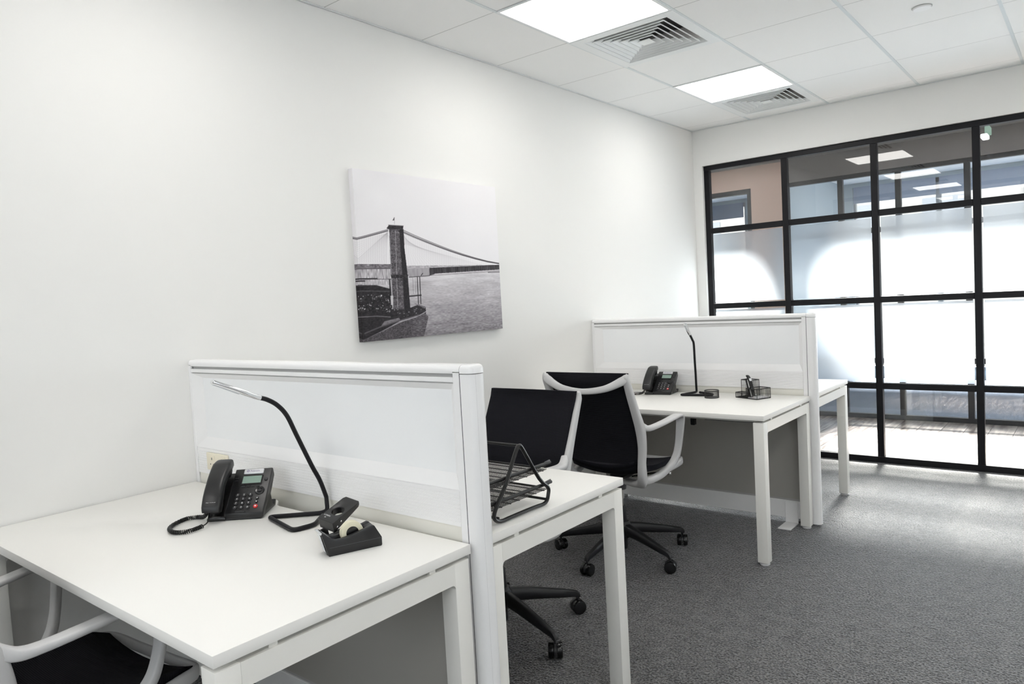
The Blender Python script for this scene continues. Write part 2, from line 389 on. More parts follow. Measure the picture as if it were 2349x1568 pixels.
# ------------------------------------------------------------------ corridor and the offices beyond
Y2 = 7.82; Y3 = 11.2
fc = struct(bx('floor_corridor', 'gap', None, -2.6, 6.5, YB+.10, Y2+.08, -.06, -.004))
pk = None
for i in range(46):
    for j in range(2):
        x = -2.4+i*.18
        if pk is None: pk = MB().box(-.0885, .0885, -.4645, .4645, -.01, 0, bev=.001).build('plank', 'wood', fc); o = pk
        else: o = copy_obj(pk, fc)
        o.location = (x+.09, YB+.57+j*.93+.0, 0)
m_ = MB(); m_.box(-2.6, 6.5, YB+.12, 7.05, 2.66, 2.76); m_.box(-2.6, 6.5, 7.58, Y2+.08, 2.66, 2.76)
for x, w in ((-2.6, .12), (-.9, .12), (.30, .60), (2.8, .12), (4.65, .12)): m_.box(x, x+w, 7.05, 7.58, 2.66, 2.76)  # wide bar shaped to cast a shadow on the frosted panes
struct(m_.build('ceiling_corridor', 'ceil_dark'))
w6 = thing('window_6', 'added rooflight over the corridor, out of view', 'window'); struct(w6)  # added unseen opening, placed so sun reaches the frosted panes
for x, w in ((-2.48, 1.58), (-.78, 1.08), (.90, 1.90), (2.92, 1.73), (4.77, 1.73)): bx('pane', 'glass', w6, x, x+w, 7.05, 7.58, 2.74, 2.75)
struct(bx('wall_corridor_end', 'beige', None, -2.7, -2.6, YB+.12, Y2+.08, 0, 2.76))
struct(bx('wall_corridor_near', 'pale', None, -2.6, -.12, YB+.02, YB+.12, 0, 2.76))
struct(bx('wall_corridor_side', 'pale', None, 6.5, 6.6, YB, Y3+.2, 0, 2.76))
m_ = MB(); m_.box(-.235, .105, Y2-.05, Y2+.05, 0, 2.66); m_.box(-2.6, -1.15, Y2-.05, Y2+.05, 0, 2.66); m_.box(-1.15, -.235, Y2-.05, Y2+.05, 2.43, 2.66)
struct(m_.build('wall_corridor_beige', 'beige'))
struct(bx('wall_corridor_header', 'ceil_dark', None, .105, 6.5, Y2-.05, Y2+.05, 2.43, 2.66))
w2 = thing('window_2', 'second black framed glass wall across the corridor beyond the room', 'glass wall'); struct(w2)
VX2 = [.13, .66, 1.18, 1.745, 2.31, 2.87, 3.44, 4.0, 4.57, 5.13, 5.7, 6.26, 6.48]
partition(w2, Y2, VX2, [.578, 1.86], .107, 6.5, 2.43, (), fw=.05)
d1 = thing('door_1', 'glass door with dark frame in the beige corridor wall', 'door'); struct(d1)
m_ = MB()
m_.box(-1.15, -1.10, Y2-.03, Y2+.03, 0, 2.43); m_.box(-.285, -.235, Y2-.03, Y2+.03, 0, 2.43); m_.box(-1.10, -.285, Y2-.03, Y2+.03, 2.38, 2.43)
m_.build('door_frame', 'black', d1)
bx('door_pane', 'glass', d1, -1.10, -.285, Y2-.005, Y2+.005, .06, 2.38); bx('kick_rail', 'black', d1, -1.10, -.285, Y2-.02, Y2+.02, .0, .06)
bx('push_bar', 'chrome', d1, -1.05, -1.03, Y2-.06, Y2-.04, .7, 1.3)
struct(bx('floor_office', 'carpet2', None, -5, 6.6, Y2+.08, Y3+.15, -.06, 0))
m_ = MB(); m_.box(-5, 6.6, Y2+.08, 8.74, 2.76, 2.86); m_.box(-5, 6.6, 9.75, Y3+.15, 2.76, 2.86); m_.box(-5, .60, 8.74, 9.75, 2.76, 2.86); m_.box(6.3, 6.6, 8.74, 9.75, 2.76, 2.86)
struct(m_.build('ceiling_office', 'ceil'))
w8 = thing('window_8', 'added rooflight over the far office, out of view', 'window'); struct(w8)  # added unseen opening, placed so sun reaches the corridor floor
for i in range(4): bx('pane', 'glass', w8, .60+i*1.425, .60+(i+1)*1.425, 8.74, 9.75, 2.84, 2.85)
struct(bx('wall_office_divider', 'pale', None, -.30, -.20, Y2+.05, Y3, 0, 2.76))
struct(bx('wall_office_side', 'pale', None, -5.1, -5, Y2, Y3+.1, 0, 2.86))
struct(bx('wall_office_near', 'pale', None, -5, -2.7, Y2, Y2+.08, 0, 2.86))
m_ = MB(); m_.box(-5, 6.6, Y3, Y3+.15, 2.70, 2.86); m_.box(-5, 6.6, Y3, Y3+.15, 0, .12); m_.box(-1.62, -.06, Y3, Y3+.15, .12, 2.70); m_.box(6.3, 6.6, Y3, Y3+.15, .12, 2.7)
struct(m_.build('wall_office_far', 'pale'))
def far_window(n, x0, x1, step):
    w = thing('window_%d' % n, 'bright outside window of the far office with a grey roller blind', 'window'); struct(w)
    xx = [x0+i*step for i in range(int(round((x1-x0)/step))+1)]
    for x in xx: bx('mullion', 'bframe', w, x-.03, x+.03, Y3+.04, Y3+.11, .12, 2.7)
    bx('sill', 'bframe', w, x0, x1, Y3+.03, Y3+.12, .10, .16); bx('head', 'bframe', w, x0, x1, Y3+.04, Y3+.11, 2.64, 2.70)
    for a, b in zip(xx[:-1], xx[1:]):
        bx('pane', 'glass', w, a+.03, b-.03, Y3+.07, Y3+.078, .16, 2.64)
        bx('roller_blind', 'blind', w, a+.02, b-.02, Y3-.03, Y3-.024, 2.47, 2.70)
far_window(3, -.06, 6.3, 1.06)
far_window(4, -5, -1.62, 1.126)
struct(bx('added_sun_blocker', 'facade', None, -5, 6.6, Y3+.15, Y3+1.75, 2.80, 2.92))  # unseen overhang added to keep sun off the far office floor
# exit lamp in the corridor
t = thing('exit_sign', 'small green and white lit exit sign hanging from the corridor ceiling', 'sign', (1.915, 7.66, 2.66))
bx('hanger', 'dark_grey', t, -.006, .006, -.006, .006, -.012, 0); bx('sign_box', 'green', t, -.008, .03, -.07, .07, -.075, -.010, bev=.004); bx('lamp_cover', 'exit_white', t, -.040, .014, -.075, .075, -.110, -.072, bev=.010, seg=3)
# opposite building outdoors
t = thing('far_building', 'pale building opposite seen dimly through the bright windows', 'building', (0, 40, -12))
bx('facade', 'facade', t, -30, 30, 0, 6, 0, 35)
for i in range(14):
    for j in range(4): bx('far_pane', 'facade_win', t, -28+i*4, -26.2+i*4, -.05, .02, 9.4+j*3.0, 11.2+j*3.0)
struct(bx('ground_outside', 'facade', None, -40, 40, Y3+.2, 46, -12.2, -12))

# ================================================================== DESKS
def desk(lb, y0, depth, flip, extras=False):
    """y0: world y of the edge away from the screen; flip=True mirrors the desk so its back edge lies towards -y"""
    t = thing('office_desk', lb, 'desk', (0, y0, 0)); s = -1 if flip else 1
    Y = lambda a, b: (min(s*a, s*b), max(s*a, s*b))
    x0, x1 = .006, XR
    # top with a cable scallop in its back edge
    cxs, hw, dp = .70, .150, .040
    prof = [(x0, 0), (x1, 0), (x1, depth)]
    for i in range(17):
        u = i/16; xx = cxs+hw-2*hw*u; q = min(1, (1-abs(2*u-1))*2.2); prof.append((xx, depth-dp*(3*q*q-2*q**3)))
    prof.append((x0, depth)); prof = [(p[0], s*p[1]) for p in prof]
    top = MB().prism(prof, ZD-.025, ZD, 'z', bev=.0012).build('desktop', 'desk', t, angle=30)
    fz = ZD-.025-.011; L = .052
    for (ex, xa) in ((1, x1-.004-L), (0, x0+.01)):
        # goal-post end frame: two legs and a rail with small spacers under the top
        for ya in (.004, depth-.006-L):
            a, b = Y(ya, ya+L); g = bx('leg', 'steel_white', t, xa, xa+L, a, b, .014, fz, bev=.0014, seg=2)
            MB().lathe([(.022, .0), (.024, .003), (.024, .008), (.014, .010), (.014, .016)], 16, Matrix.Translation((xa+L/2, (a+b)/2, 0))).build('foot', 'alu_white', g)
        a, b = Y(.004+L, depth-.006-L); er = MB().box(xa+.0002, xa+L-.0002, a, b, fz-L, fz-.0002)
        for e0, dr in ((a, 1), (b, -1)):
            rr = .012; arc = [(e0+dr*(rr-rr*math.sin(q)), fz-L-rr+rr*math.cos(q)) for q in [R(x) for x in (90, 67, 45, 22, 0)]]
            er.prism([(e0, fz-L)]+arc, xa+.0004, xa+L-.0004, 'x')
        er.build('end_rail', 'steel_white', t)
        for ya in (.12, depth-.14):
            a, b = Y(ya, ya+.02); bx('spacer', 'steel_white', t, xa+.01, xa+L-.006, a, b, fz, ZD-.025)
    for ya in (depth-.46, depth-.12):
        a, b = Y(ya, ya+.04); bx('beam', 'steel_white', t, x0+.01+L, x1-.004-L, a, b, fz-.045, fz-.005, bev=.002)
    a, b = Y(depth-.30, depth-.16)
    tray = MB()
    for q in ((a, a+.003, fz-.075, fz-.012), (b-.003, b, fz-.075, fz-.012), (a, b, fz-.078, fz-.075)): tray.box(.93, 1.33, q[0], q[1], q[2], q[3])
    tray.build('cable_tray', 'dark_grey', t)
    a, b = Y(depth-.33, depth-.17); bx('power_box', 'alu_white', t, .55, .905, a, b, fz-.062, fz-.012, bev=.004)
    a, b = Y(depth-.30, depth-.27); bx('plug', 'black', t, .84, .866, a, b, fz-.115, fz-.060, bev=.004)
    return t
YA0, YS1a, YS1b, YB1 = .634, 1.335, 1.405, 2.104
YC0, YS2a, YS2b, YD1 = 3.428, 4.145, 4.215, 4.916
desk('white desk nearest the camera, holding the tape dispenser and a telephone', YA0, YS1a-YA0, False)
desk('white desk with the black letter tray, behind the nearest screen', YB1, YB1-YS1b, True)
desk('white desk with the mesh organizer and the round mesh cup', YC0, YS2a-YC0, False)
desk('bare white desk end behind the far screen, beside the glass wall', YD1, YD1-YS2b, True)

# ================================================================== DESK SCREENS
def screen(lb, yc, socket):
    t = thing('desk_screen', lb, 'desk screen', (0, yc, 0)); H = .027; x0, x1 = .004, 1.412
    def both(fn):
        for s in (-1, 1): fn(s)
    # rounded cap along the top
    cap = [(-H, 1.186), (-H, 1.192)]+[(-H+.012-.012*math.cos(a), 1.192+.012*math.sin(a)) for a in (R(30), R(60), R(90))]
    cap = cap+[(-p[0], p[1]) for p in cap[::-1]]
    MB().prism(cap, x0, x1-.002, 'x').build('top_cap', 'alu_white', t)
    # end post: D-shaped profile with grooves
    def dshape(sc=1.0, n=16):
        pr = [(1.412, -H*sc), (1.434, -H*sc)]
        for i in range(1, n): 
            th = -math.pi/2+math.pi*i/n; pr.append((1.434+.024*sc*math.cos(th)**.8 if math.cos(th) > 0 else 1.434, H*sc*math.sin(th)))
        return pr+[(1.434, H*sc), (1.412, H*sc)]
    MB().prism(dshape(), .012, 1.180, 'z').build('end_post', 'alu_white', t, angle=40)
    pc = MB(); a = dshape(1.02); 
    rg = [[Vector((p[0], p[1], z)) for p in a] for z in (1.182, 1.194)]
    for k, z in ((.9, 1.2005), (.72, 1.204)): rg.append([Vector((1.430+(p[0]-1.430)*k, p[1]*k, z)) for p in a])
    pc.rings(rg).build('post_cap', 'alu_white', t, angle=50)
    for s in (-1, 1):
        bx('post_groove', 'gap', t, 1.4095, 1.4125, s*(H-.0008)-.0006, s*(H-.0008)+.0006, .02, 1.186)
        MB().box(-.0006, .0006, -.0008, .0008, .02, 1.180).build('post_line', 'groove', t, loc=(1.4545, s*.0135, 0))
    # stiles
    for s in (-1, 1):
        bx('stile', 'alu_white', t, 1.386, 1.4095, s*(H-.004)-.004, s*(H-.004)+.004, .03, 1.184, bev=.001)
        bx('stile', 'alu_white', t, x0, .018, s*(H-.004)-.004, s*(H-.004)+.004, .03, 1.184, bev=.001)
    bx('core', 'panel_shade_grey', t, x0, 1.41, -.010, .010, .06, 1.186)
    for s in (-1, 1):
        f = lambda a, b: (min(s*a, s*b), max(s*a, s*b))
        # tool rail slot: two bars with a shadow gap between them
        bx('slot_rail', 'alu_white', t, .018, 1.386, *f(H-.007, H-.001), 1.1815, 1.186)
        bx('slot', 'groove', t, .018, 1.386, *f(.010, H-.010), 1.170, 1.1815)
        bx('slot_rail', 'alu_white', t, .018, 1.386, *f(.012, H-.001), 1.1585, 1.1715, bev=.001)
        bx('slot_line', 'groove', t, .018, 1.386, *f(.012, H-.006), 1.155, 1.1585)
        # sloping beads round the white pane
        bd = lambda a, b, c, d: [Vector((a[0], s*a[1], a[2])) for a in (a, b, c, d)]
        X0, X1, Z0, Z1, ix0, ix1, iz0, iz1 = .018, 1.386, .876, 1.155, .078, 1.366, .916, 1.138
        yo, yi = H-.001, .0125
        O = [Vector((X0, s*yo, Z0)), Vector((X1, s*yo, Z0)), Vector((X1, s*yo, Z1)), Vector((X0, s*yo, Z1))]
        I = [Vector((ix0, s*yi, iz0)), Vector((ix1, s*yi, iz0)), Vector((ix1, s*yi, iz1)), Vector((ix0, s*yi, iz1))]
        Bk = [Vector((v.x, s*.0102, v.z)) for v in O]
        for k in range(4):
            k2 = (k+1) % 4; m_ = MB(); vs_ = [m_.bm.verts.new(v) for v in (O[k], O[k2], I[k2], I[k], Bk[k], Bk[k2])]
            fs = [m_.bm.faces.new([vs_[q] for q in ff]) for ff in ((0, 1, 2, 3), (0, 4, 5, 1), (3, 2, 5, 4), (0, 3, 4), (1, 5, 2))]
            bmesh.ops.recalc_face_normals(m_.bm, faces=fs); m_.build('glazing_bead', 'alu_white', t, smooth=False)
        bx('white_pane', 'acryl', t, ix0-.003, ix1+.003, *f(.0100, .0125), iz0-.003, iz1+.003)
        # ribbed raceway cover
        rw = [(.876, H-.0015), (.876, .012), (.778, .012), (.778, H-.0015)]
        z = .778; pr = [(s*.012, .778), (s*(H-.0015), .778)]
        for k in range(9):
            zz = .789+k*.0088
            pr += [(s*(H-.0015), zz), (s*(H-.0026), zz+.0008), (s*(H-.0026), zz+.0026), (s*(H-.0015), zz+.0034)]
        pr += [(s*(H-.0015), .872), (s*(H-.004), .876), (s*.012, .876)]
        MB().prism(pr, .019, 1.385, 'x').build('ribbed_raceway', 'alu_white', t, angle=20)
        # lower panel in shade-darkened grey, its lit strip above, skirt and its top line
        bx('panel_shaded', 'panel_shade_grey', t, .019, 1.385, *f(.0102, H-.006), .142, .700)
        bx('panel_lit_strip', 'panel_lit_cream', t, .019, 1.385, *f(.0102, H-.0055), .7005, .777)  # same panel, lighter copy where light reaches it above the desk
        bx('skirt_line', 'groove', t, .019, 1.385, *f(.0102, H-.010), .128, .142)
        bx('skirt', 'alu_white', t, .019, 1.385, *f(.0102, H-.003), .030, .130, bev=.0015)
        for xf in (.12, 1.262):
            m_ = MB(); m_.box(xf, xf+.072, *f(H-.003, H+.003), .006, .125, bev=.001); m_.box(xf, xf+.072, *f(H-.003, H+.135), .0, .006, bev=.001); m_.build('foot_bracket', 'alu_white', t)
        if socket and s < 0:
            so = MB().box(.098, .244, *f(H-.0015, H+.007), .797, .862, bev=.003, seg=2).build('power_socket', 'cream', t)
            so['label'] = 'cream double power socket'
            for k in (0, 1):
                cx = .136+k*.070; yy = f(H+.0066, H+.0074)
                m_ = MB(); m_.box(cx-.0022, cx+.0022, *yy, .836, .845); m_.box(cx-.012, cx-.0075, *yy, .818, .8225); m_.box(cx+.0075, cx+.012, *yy, .818, .8225); m_.build('pin_hole', 'gap', so)
                bx('switch', 'cream', so, cx+.012, cx+.022, *f(H+.0065, H+.0095), .842, .853, bev=.001)
    bx('wall_channel', 'alu_white', t, .0005, .005, -H, H, .03, 1.186)
    return t
screen('white desk screen between the two nearest desks', 1.370, True)
screen('white desk screen between the two far desks, before the glass wall', 4.180, False)

# ================================================================== CHAIRS
def chair(lb, loc, rz, dh, base_rot):
    t = thing('office_chair', lb, 'chair', (*loc, 0), rz)
    Zs = lambda p: (p[0], p[1], p[2]+dh)
    bf = MB()
    for s in (-1, 1):
        rail = [(.236, -.300, .990), (.230, -.303, .962), (.228, -.275, .90), (.229, -.229, .80), (.230, -.188, .71), (.227, -.170, .62), (.221, -.170, .54), (.216, -.162, .480), (.196, -.130, .432), (.145, -.080, .408), (.075, -.03, .400), (0, -.002, .398)]
        bf.sweep([Zs((s*p[0], p[1], p[2])) for p in rail], [.012, .032, .038, .040, .046, .040, .036, .040, .050, .060, .070, .080], [.014, .026, .032, .036, .044, .040, .042, .050, .046, .034, .028, .026], ref=(s, 0, 0), n=16, sub=5, ex=3.2)
    bar = [(-.232, -.302, .976), (-.205, -.312, .955), (-.12, -.328, .920), (0, -.335, .906), (.12, -.328, .920), (.205, -.312, .955), (.232, -.302, .976)]
    bf.sweep([Zs(p) for p in bar], [.034, .044, .034, .030, .034, .044, .034], [.020, .022, .018, .016, .018, .022, .020], ref=(0, .35, 1), n=12, sub=6)
    bf.build('back_frame', 'frame_grey', t, angle=50)
    for s in (-1, 1):
        arm = [(.231, -.185, .726), (.243, -.150, .709), (.256, -.105, .709), (.269, -.01, .718), (.276, .085, .728), (.278, .132, .731), (.278, .157, .723), (.277, .165, .701), (.274, .160, .650), (.269, .148, .580), (.263, .126, .522), (.252, .080, .480), (.234, -.01, .448), (.216, -.095, .440), (.194, -.122, .432)]
        m_ = MB(); m_.sweep([Zs((s*p[0], p[1], p[2])) for p in arm], [.030, .036, .040, .046, .050, .050, .049, .047, .042, .038, .038, .038, .038, .038, .03], [.040, .030, .023, .019, .017, .017, .017, .018, .020, .022, .026, .030, .034, .036, .03], ref=(s, 0, 0), n=16, sub=5, ex=3.6)
        m_.build('armrest', 'frame_grey', t, angle=50)
    # mesh back: follows the rails, bowed between them
    prof = [(.993, -.290, .231), (.96, -.280, .230), (.90, -.251, .229), (.80, -.206, .230), (.71, -.166, .232), (.62, -.148, .228), (.565, -.149, .222), (.530, -.154, .215)]
    fine = []
    for i in range(len(prof)-1):
        for q in range(3): fine.append([a*(1-q/3)+b*q/3 for a, b in zip(prof[i], prof[i+1])])
    fine.append(list(prof[-1]))
    NX = 16; m_ = MB(); F_, Bk = [], []
    for (z, y, w) in fine:
        a_, b_2 = [], []
        for i in range(NX+1):
            u = -1+2*i/NX; bow = -.030*(1-u*u)*min(1, (.995-z)/.06+.15); th = .006
            a_.append(m_.bm.verts.new(Zs((u*w, y+bow+th, z)))); b_2.append(m_.bm.verts.new(Zs((u*w, y+bow-th, z))))
        F_.append(a_); Bk.append(b_2)
    fs = []
    for A_ in (F_, Bk):
        for i in range(len(A_)-1):
            for j in range(NX): fs.append(m_.bm.faces.new((A_[i][j], A_[i][j+1], A_[i+1][j+1], A_[i+1][j])))
    for i in range(len(F_)-1):
        for j in (0, NX): fs.append(m_.bm.faces.new((F_[i][j], F_[i+1][j], Bk[i+1][j], Bk[i][j])))
    for i in (0, len(F_)-1):
        for j in range(NX): fs.append(m_.bm.faces.new((F_[i][j], F_[i][j+1], Bk[i][j+1], Bk[i][j])))
    bmesh.ops.recalc_face_normals(m_.bm, faces=fs); m_.build('backrest', 'mesh', t, angle=60)
    # seat: padded mesh pad, dished with a waterfall front
    m_ = MB(); T_, Bt = [], []; NY = 14; NX = 12
    for j in range(NY+1):
        v = j/NY; y = -.175+v*.445; a_, b_2 = [], []
        w = .243*(1-.35*max(0, .30-v)**1.2*3)*(1-.12*max(0, v-.85)/.15)
        for i in range(NX+1):
            u = -1+2*i/NX
            z = .503-.022*(1-u*u)+.010*abs(u)**3-.030*max(0, (v-.72)/.28)**2+.035*max(0, (.2-v)/.2)**2
            a_.append(m_.bm.verts.new(Zs((u*w, y, z)))); b_2.append(m_.bm.verts.new(Zs((u*w*.97, y*.98, z-.030))))
        T_.append(a_); Bt.append(b_2)
    fs = []
    for A_ in (T_, Bt):
        for i in range(NY):
            for j in range(NX): fs.append(m_.bm.faces.new((A_[i][j], A_[i][j+1], A_[i+1][j+1], A_[i+1][j])))
    for i in range(NY):
        for j in (0, NX): fs.append(m_.bm.faces.new((T_[i][j], T_[i+1][j], Bt[i+1][j], Bt[i][j])))
    for i in (0, NY):
        for j in range(NX): fs.append(m_.bm.faces.new((T_[i][j], T_[i][j+1], Bt[i][j+1], Bt[i][j])))
    bmesh.ops.recalc_face_normals(m_.bm, faces=fs); m_.build('seat', 'mesh_seat', t, angle=50)
    m_ = MB(); m_.sweep([Zs(p) for p in [(-.225, .06, .450), (-.240, .14, .462), (-.243, .215, .470), (-.225, .268, .466), (-.185, .290, .459), (-.09, .296, .454), (.09, .296, .454), (.185, .290, .459), (.225, .268, .466), (.243, .215, .470), (.240, .14, .462), (.225, .06, .450)]], [.024, .034, .040, .040, .036, .032, .032, .036, .040, .040, .034, .024], .016, ref='auto', n=12, sub=4)
    m_.build('seat_frame', 'frame_grey', t, angle=50)
    # spine from the yoke to the seat, tilt box and lever
    m_ = MB(); m_.sweep([Zs(p) for p in [(0, -.02, .405), (-.03, .03, .425), (-.08, .08, .462), (-.11, .10, .478)]], [.10, .08, .06, .05], [.03, .024, .02, .016], ref=(1, 1, 0), n=10); m_.sweep([Zs(p) for p in [(0, -.02, .405), (.03, .03, .425), (.08, .08, .462), (.11, .10, .478)]], [.10, .08, .06, .05], [.03, .024, .02, .016], ref=(1, -1, 0), n=10)
    m_.build('seat_support', 'dark_grey', t)
    m_ = MB(); m_.tube([Zs((.06, .02, .415)), Zs((.16, .05, .435)), Zs((.235, .06, .445))], .006); m_.box(.225, .262, .045, .075, .436+dh, .450+dh, bev=.005, seg=2); m_.build('lever', 'chrome', t)
    MB().lathe([(.030, .350+dh), (.032, .372+dh), (.032, .398+dh)], 20).build('mechanism_hub', 'dark_grey', t)
    MB().lathe([(.014, .20), (.014, .36+dh)], 18).build('gas_column', 'chrome', t)
    MB().lathe([(.022, .035), (.024, .045), (.025, .20), (.023, .255), (.019, .262)], 20).build('column_sleeve', 'dark_plastic', t)
    MB().lathe([(.030, .088), (.044, .105), (.046, .160), (.034, .178)], 24).build('base_hub', 'dark_plastic', t)
    for k in range(5):
        an = base_rot+k*2*math.pi/5; c, s_ = math.cos(an), math.sin(an)
        pt = lambda r_, z: (r_*c, r_*s_, z)
        m_ = MB(); m_.sweep([pt(.02, .140), pt(.10, .132), pt(.20, .114), pt(.29, .096), pt(.335, .086), pt(.347, .070)], [.046, .040, .034, .028, .025, .019], [.062, .054, .044, .034, .028, .020], ref=(-s_, c, 0), n=10, sub=3, ex=3.5)
        m_.build('base_leg', 'dark_plastic', t, angle=45)
        # twin-wheel caster
        ca = an+R(60)+k*.7; Mx = Matrix.Translation((.343*c, .343*s_, 0)) @ Matrix.Rotation(ca, 4, 'Z')
        m_ = MB(); m_.lathe([(.0055, .045), (.0055, .074)], 10, Mx); m_.box(-.012, .012, -.006, .006, .020, .056, bev=.004, seg=2, M=Mx)
        hd = [(.030*math.cos(q), .027+.030*math.sin(q)) for q in [R(a) for a in range(-10, 191, 20)]]
        m_.prism([(p[0], p[1]) for p in hd], -.005, .005, 'y', M=Mx)
        cst = m_.build('caster', 'dark_plastic', t)
        for sd in (-1, 1):
            Mw = Mx @ Matrix.Translation((0, sd*.0175, .030)) @ Matrix.Rotation(R(90)*-sd, 4, 'X')
            MB().lathe([(.022, -.012), (.0295, -.010), (.030, .004), (.0275, .009), (.020, .0105)], 22, Mw).build('wheel', 'phone_gloss', cst, angle=40)
    return t
chair('grey framed black mesh chair pushed under the nearest desk, cut by the bottom left corner', (.585, .615), .10, -.060, R(40))
chair('black mesh chair facing the camera behind the letter tray', (.737, 2.226), math.pi+.012, -.027, R(21))
chair('grey framed black mesh chair seen from behind at the desk with the mesh organizer', (.724, 3.236), .03, 0.0, R(52))

# ================================================================== DESK THINGS
def telephone(lb, loc, rz, cord_pts, lead):
    t = thing('desk_telephone', lb, 'telephone', (*loc, ZD), rz)
    al = R(40); U = Vector((0, math.cos(al), math.sin(al))); Nn = Vector((0, -math.sin(al), math.cos(al))); B0 = Vector((0, 0, .020)); L = .168
    pp = lambda x, u, n=0.0: Vector((x, 0, 0))+B0+U*u+Nn*n
    XL, XM, XRr = -.086, -.030, .086
    pr2 = lambda u, n=0.0: (B0+U*u+Nn*n).yz[:]
    # body with the keypad face
    body = MB().prism([pr2(0, 0), pr2(L, 0), pr2(L+.004, -.008), pr2(L-.006, -.030), pr2(.085, -.036), pr2(.03, -.020), (.016, .004), (.0, .004)], XM, XRr, 'x', bev=.003).build('body', 'phone', t)
    m_ = MB(); m_.prism([pr2(.0, -.012), pr2(L-.004, -.012), pr2(L-.008, -.030), pr2(.05, -.028), (.020, .0), (-.004, .0), (-.004, .012)], XL+.004, XM+.004, 'x', bev=.003); m_.build('cradle', 'phone_gloss', t)
    # stand: flat foot, upturned at the back, with a brace
    MB().prism([(.0, 0), (.150, 0), (.162, .016), (.152, .020), (.132, .011), (.122, .012), (.106, .068), (.085, .056), (.030, .016), (0, .008)], XL+.002, XRr-.006, 'x', bev=.002).build('stand', 'phone', t)
    # handset: bowed bar with thicker ends
    xc = -.059; kp = [(-.006, .022), (.006, .030), (.035, .040), (.075, .047), (.115, .044), (.150, .036), (.178, .024)]
    m_ = MB(); m_.sweep([pp(xc, u, n) for u, n in kp], [.052, .057, .057, .054, .056, .058, .052], [.032, .036, .034, .030, .031, .034, .026], ref=(1, 0, 0), n=20, sub=6, ex=5)
    for u in (.020, .150): m_.sweep([pp(xc, u, .022), pp(xc, u, .004)], .042, .040, ref=(1, 0, 0), n=14, smooth=False, ex=4)
    hs = m_.build('handset', 'phone', t, angle=40)
    Mt = lambda x, u, n: Matrix.Translation(pp(x, u, n)) @ Matrix(((1, 0, 0, 0), (0, U.y, Nn.y, 0), (0, U.z, Nn.z, 0), (0, 0, 0, 1)))
    Mh = lambda x, u, n, b: Mt(x, u, n) @ Matrix.Rotation(b, 4, 'X')
    text('handset_lettering', 'HD VOICE', .0062, Mh(xc+.001, .010, .0508, -.30), 'white_ink', hs)
    # display and silver badge
    MB().box(-.033, .033, -.018, .018, 0, .0022, bev=.001, M=Mt(.030, .1225, 0)).build('display_bezel', 'phone_gloss', t)
    MB().box(-.029, .029, -.0135, .0135, 0, .0008, M=Mt(.030, .1235, .0018)).build('display', 'lcd', t)
    bd = MB().box(-.031, .031, -.010, .0085, -.006, .0035, bev=.002, M=Mt(.030, .1565, 0)).build('badge', 'silver', t)
    text('badge_lettering', 'Polycom', .0085, Mt(.034, .1560, .0037), 'blue_ink', bd)
    mm = MB(); mm.rings([[Mt(.012, .1565, .0037) @ Vector((rr*math.cos(q*.5236), rr*math.sin(q*.5236), zz)) for q in range(12)] for rr, zz in ((.0040, 0), (.0040, .0002), (.0022, .0002), (.0022, 0))], closed=True); mm.build('badge_mark', 'blue_ink', bd)
    for k in range(4): MB().box(-.0055, .0055, -.0022, .0022, 0, .0028, bev=.0012, M=Mt(.008+k*.0148, .0985, 0)).build('soft_key', 'key', t)
    for k in range(2): MB().box(-.005, .005, -.0016, .0016, 0, .002, bev=.0008, M=Mt(-.019, .1225+k*.010, 0)).build('line_key', 'key', t)
    m_ = MB().lathe([(.0150, 0), (.0148, .002), (.013, .003), (.0085, .002), (.0085, .001)], 24, Mt(.062, .081, 0)).build('navigation_ring', 'phone_gloss', t)
    MB().lathe([(.0055, .0), (.0055, .0025), (.0045, .0032)], 16, Mt(.062, .081, .001)).build('select_key', 'key', t)
    MB().lathe([(.0058, .0), (.0058, .0025), (.0045, .0035)], 16, Mt(.074, .1235, 0)).build('headset_key', 'key', t)
    for i, c in enumerate('123456789*0#'):
        r_, q = divmod(i, 3); M_ = Mt(-.002+q*.0192, .066-r_*.0152, 0)
        k = MB().lathe([(.0064, 0), (.0064, .0025), (.0052, .0040)], 14, M_).build('key', 'key', t)
        text('key_digit', c, .0078, M_ @ Matrix.Translation((0, 0, .0042)), 'white_ink', k)
    for k, (u, m) in enumerate(((.052, 'key'), (.039, 'key'), (.0225, 'red'))):
        rr = .0046 if m == 'key' else .0068
        b = MB().lathe([(rr, 0), (rr, .0025), (rr*.8, .0038)], 14, Mt(.060, u, 0)).build('function_key' if m == 'key' else 'mute_key', m, t)
        if m == 'red': b['label'] = 'round red key'
        MB().box(-rr*.35, rr*.35, -rr*.35, rr*.35, 0, .0003, M=Mt(.060, u, .0038)).build('key_mark', 'white_ink', b)
    MB().box(-.0155, .0155, -.0026, .0026, 0, .0026, bev=.0014, M=Mt(.0165, .006, 0)).build('volume_key', 'key', t)
    # coiled cord (points in world, converted to the phone's own space)
    inv = (Matrix.Translation((*loc, ZD)) @ Matrix.Rotation(rz, 4, 'Z')).inverted()
    P = [inv @ Vector(p) for p in cord_pts]; X = []
    K = len(P); sub = 60
    for i in range(K-1):
        g = lambda k: P[max(0, min(K-1, k))]; p0, p1, p2, p3 = g(i-1), g(i), g(i+1), g(i+2)
        for q in range(sub): u = q/sub; X.append(.5*((2*p1)+(p2-p0)*u+(2*p0-5*p1+4*p2-p3)*u*u+(3*p1-p0-3*p2+p3)*u**3))
    acc = 0; H = []; pitch = .0052; rc = .0052
